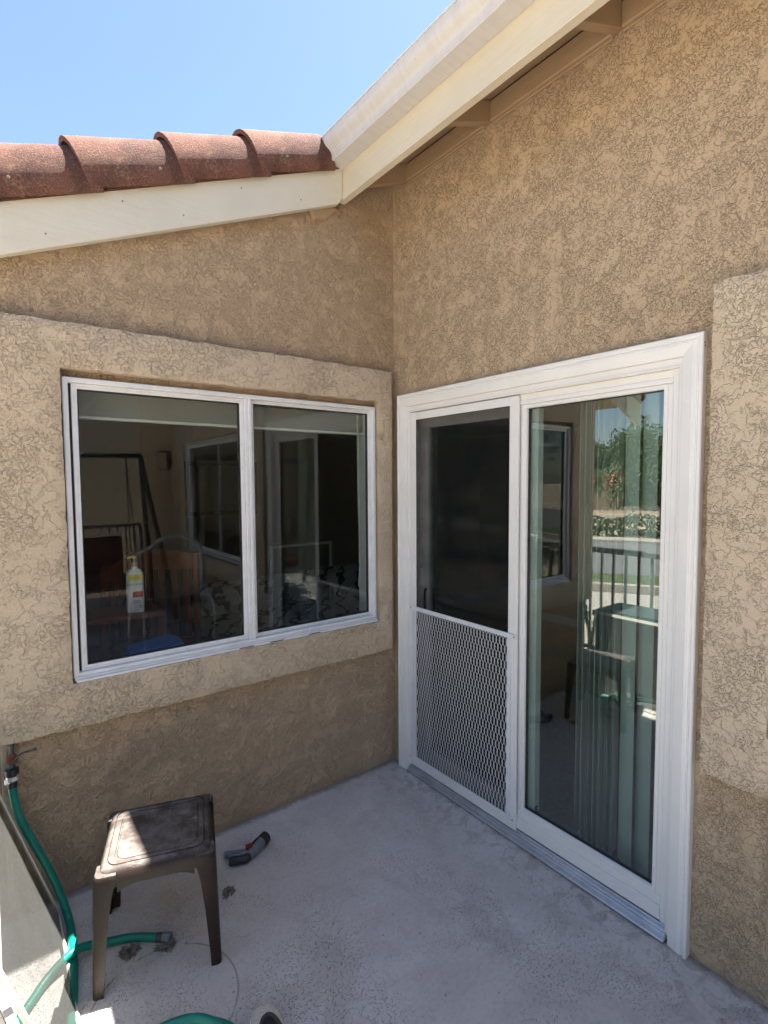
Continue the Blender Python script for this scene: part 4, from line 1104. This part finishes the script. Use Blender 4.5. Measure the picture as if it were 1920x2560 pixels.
# wall picture, framed board, cupboard
pf = thing('wall_picture', 'framed picture on the inner wall seen through the left pane', 'picture', (0, 3.97, 1.6))
bm = bmesh.new(); add_box(bm, (.0, 3.965, 1.25), (.9, 3.995, 1.9), .004); obj('picture_frame', bm, M['wood'], pf)
bm = bmesh.new(); add_box(bm, (.05, 3.960, 1.30), (.85, 3.9645, 1.85)); obj('picture_mat', bm, M['int_wall'], pf)
parent_keep(pf)
wf = thing('white_frame', 'white metal frame standing inside the right window pane', 'frame', (.1, 1.7, 0))
bm = bmesh.new()
for a in (((-.02, 1.62, 0), (.0, 1.64, 1.10)), ((.55, 1.62, 0), (.57, 1.64, 1.10))): add_box(bm, *a)
obj('upright', bm, M['int_white'], wf)
bm = bmesh.new(); add_box(bm, (-.02, 1.62, 1.1005), (.57, 1.64, 1.122)); obj('crossbar', bm, M['int_white'], wf)
parent_keep(wf)
cb = thing('blanket_chest', 'long low dark chest inside, beyond the screened door half', 'chest', (1.6, .3, 0))
bm = bmesh.new(); add_box(bm, (1.2, -.7, .02), (2.3, 1.2, .68), .01); obj('chest_body', bm, M['wood_light'], cb)
bm = bmesh.new(); add_box(bm, (1.17, -.73, .681), (2.33, 1.23, .74), .01); obj('chest_lid', bm, M['int_wall'], cb)
parent_keep(cb)

# =================================================================== TREES, HEDGE, HOUSES
def leaf_mass(bm, c, rad, n, size, rnd, squash=.8):
    for k in range(n):
        d = Vector((rnd.gauss(0, 1), rnd.gauss(0, 1), rnd.gauss(0, 1))).normalized()
        r = rad*(.55+.45*rnd.random()); r *= 1+.35*noise.noise(d*2.2+Vector(c)*.7)
        p = Vector(c)+Vector((d.x*r, d.y*r, d.z*r*squash))
        a = Vector((rnd.uniform(-1, 1), rnd.uniform(-1, 1), rnd.uniform(-1, 1))).normalized(); b = a.orthogonal().normalized(); s = size*rnd.uniform(.6, 1.3)
        bm.faces.new([bm.verts.new(q) for q in (p-a*s, p-b*s*.5, p+a*s, p+b*s*.5)])
def tree(x, y, h, rad, label, seed, n=2600, size=.13, blossom=0, name='tree'):
    rnd = random.Random(seed); t_ = thing(name, label, 'tree', (x, y, -1.25))
    bm = bmesh.new(); tube(bm, catmull([(0, 0, 0), (.1, .05, h*.3), (0, .1, h*.6), (.05, 0, h*.85)], 4), [.22*(1-.85*k/12) for k in range(13)], 8)
    for k in range(6):
        a = rnd.uniform(0, 2*PI); z0 = h*rnd.uniform(.3, .55); tube(bm, [(0, 0, z0), (math.cos(a)*rad*.4, math.sin(a)*rad*.4, z0+rad*.35), (math.cos(a)*rad*.75, math.sin(a)*rad*.75, z0+rad*.75)], [.09, .06, .02], 6)
    obj('trunk', bm, M['bark'], t_)
    bm = bmesh.new()
    for k in range(9):
        a = rnd.uniform(0, 2*PI); d = rad*rnd.uniform(0, .62); zc = h-rad*.8+rnd.uniform(-.35, .42)*rad
        leaf_mass(bm, (math.cos(a)*d, math.sin(a)*d, zc), rad*rnd.uniform(.38, .6), n//9, size, rnd)
    obj('crown', bm, M['leaf'], t_, props={'kind': 'stuff'})
    if blossom:
        bm = bmesh.new()
        for k in range(4):
            a = rnd.uniform(0, 2*PI); leaf_mass(bm, (math.cos(a)*rad*.8, math.sin(a)*rad*.8, h-rad*rnd.uniform(.9, 1.3)), rad*.28, blossom, size, rnd)
        obj('blossom', bm, M['blossom'], t_, props={'kind': 'stuff'})
    return t_
def at(d, s): p = VC+SD*d+SP*s; return p.x, p.y
tree(*at(31, 1.9), 6.5, 3.4, 'big leafy tree centred in the right door pane reflection', 11, 22000, .085)
tree(*at(33, -3.2), 5.3, 2.5, 'tree left of the big one in the door reflection, touched with orange', 12, 14000, .085, 260)
tree(*at(30, 6.5), 5.9, 3.2, 'dark tree at the right edge of the door reflection', 13, 12000, .09)
tree(*at(34, -10), 6.2, 3.4, 'broad tree further left along the street', 14, 2600, .17)
tree(*at(36, -18), 5.4, 3.2, 'small round tree at the street end', 15, 2000, .17)
tree(-6.5, -14.5, 6.5, 3.6, 'dark green tree beyond the far patio end', 16, 9000, .10)
tree(-12, -12, 7.5, 4.0, 'tall dark tree to the left of the patio end', 17, 9000, .11)
tree(-15, -5, 6.5, 3.4, 'leafy tree straight out from the patio railing', 18, 9000, .10)
bm = bmesh.new(); rnd = random.Random(5)
for k in range(14000):
    s_ = rnd.uniform(-30, 30); d_ = rnd.uniform(28.4, 29.8); z_ = rnd.uniform(-1.2, -.15)+.12*math.sin(s_*2.1)
    p = VC+SD*d_+SP*s_; p.z = z_
    a = Vector((rnd.uniform(-1, 1), rnd.uniform(-1, 1), rnd.uniform(-1, 1))).normalized(); b = a.orthogonal().normalized()
    bm.faces.new([bm.verts.new(q) for q in (p-a*.10, p-b*.06, p+a*.10, p+b*.06)])
o = obj('hedge', bm, M['leaf']); tag(o, 'long clipped hedge along the far side of the street', 'hedge'); 
def house(d, s, w, dp, hgt, rh, label, wallm, seed):
    x, y = at(d, s); h_ = thing('far_house', label, 'house', (x, y, -1.25), math.atan2(SP.y, SP.x), 'houses across the street')
    bm = bmesh.new(); add_box(bm, (-w/2, -dp/2, 0), (w/2, dp/2, hgt)); obj('wall', bm, wallm, h_)
    bm = bmesh.new(); e = .5
    v = [bm.verts.new(p) for p in ((-w/2-e, -dp/2-e, hgt), (w/2+e, -dp/2-e, hgt), (w/2+e, dp/2+e, hgt), (-w/2-e, dp/2+e, hgt), (-w/2+dp/2, 0, hgt+rh), (w/2-dp/2, 0, hgt+rh))]
    for f in ((0, 1, 5, 4), (1, 2, 5), (2, 3, 4, 5), (3, 0, 4), (0, 3, 2, 1)): bm.faces.new([v[i] for i in f])
    obj('roof', bm, M['roof_far'], h_)
    for sgn in (-1, 1):
        for k in (-.28, .0, .28):
            bm = bmesh.new(); frame4(bm, 'y', sgn*(dp/2+.001) if sgn < 0 else dp/2+.02, w*k-.55, w*k+.55, 1.0, 2.1, [(0, 0), (0, .05), (.08, .05), (.08, 0)])
            f = obj('window', bm, M['int_white'], h_)
            bm = bmesh.new(); yb = sgn*(dp/2+.004); add_box(bm, (w*k-.5, min(yb, yb+sgn*.01), 1.05), (w*k+.5, max(yb, yb+sgn*.01), 2.05)); obj('pane', bm, M['pane_dark'], f)
    return h_
house(44, 4, 13, 8, 2.6, 1.9, 'red-roofed house behind the big tree in the door reflection', M['house'], 1)
house(46, -9, 12, 8, 2.6, 1.8, 'cream red-roofed house further left in the door reflection', M['house2'], 2)

# two thin palms rising behind the trees
def palm(x, y, h, label, seed):
    rnd = random.Random(seed); t_ = thing('palm_tree', label, 'palm', (x, y, -1.25))
    bm = bmesh.new(); tube(bm, catmull([(0, 0, 0), (.15, 0, h*.5), (0, .1, h)], 5), .07, 7); obj('trunk', bm, M['bark'], t_)
    bm = bmesh.new()
    for k in range(26):
        a = rnd.uniform(0, 2*PI); e = rnd.uniform(-.5, 1.1); L = rnd.uniform(.9, 1.3); pr = None
        for j in range(6):
            f = j/5; p = Vector((math.cos(a)*L*f, math.sin(a)*L*f, h+.05+math.sin(e)*L*f-.7*f*f)); w = .10*(1-f)+.02; sd_ = Vector((-math.sin(a), math.cos(a), 0))*w
            q = (bm.verts.new(p-sd_), bm.verts.new(p+sd_))
            if pr: bm.faces.new((pr[0], pr[1], q[1], q[0]))
            pr = q
    obj('crown', bm, M['leaf'], t_, props={'kind': 'stuff'})
palm(*at(62, 1.65), 9.3, 'thin palm above the trees in the door reflection, the right one', 1)
palm(*at(66, .6), 9.3, 'thin palm above the trees in the door reflection, the left one', 2)
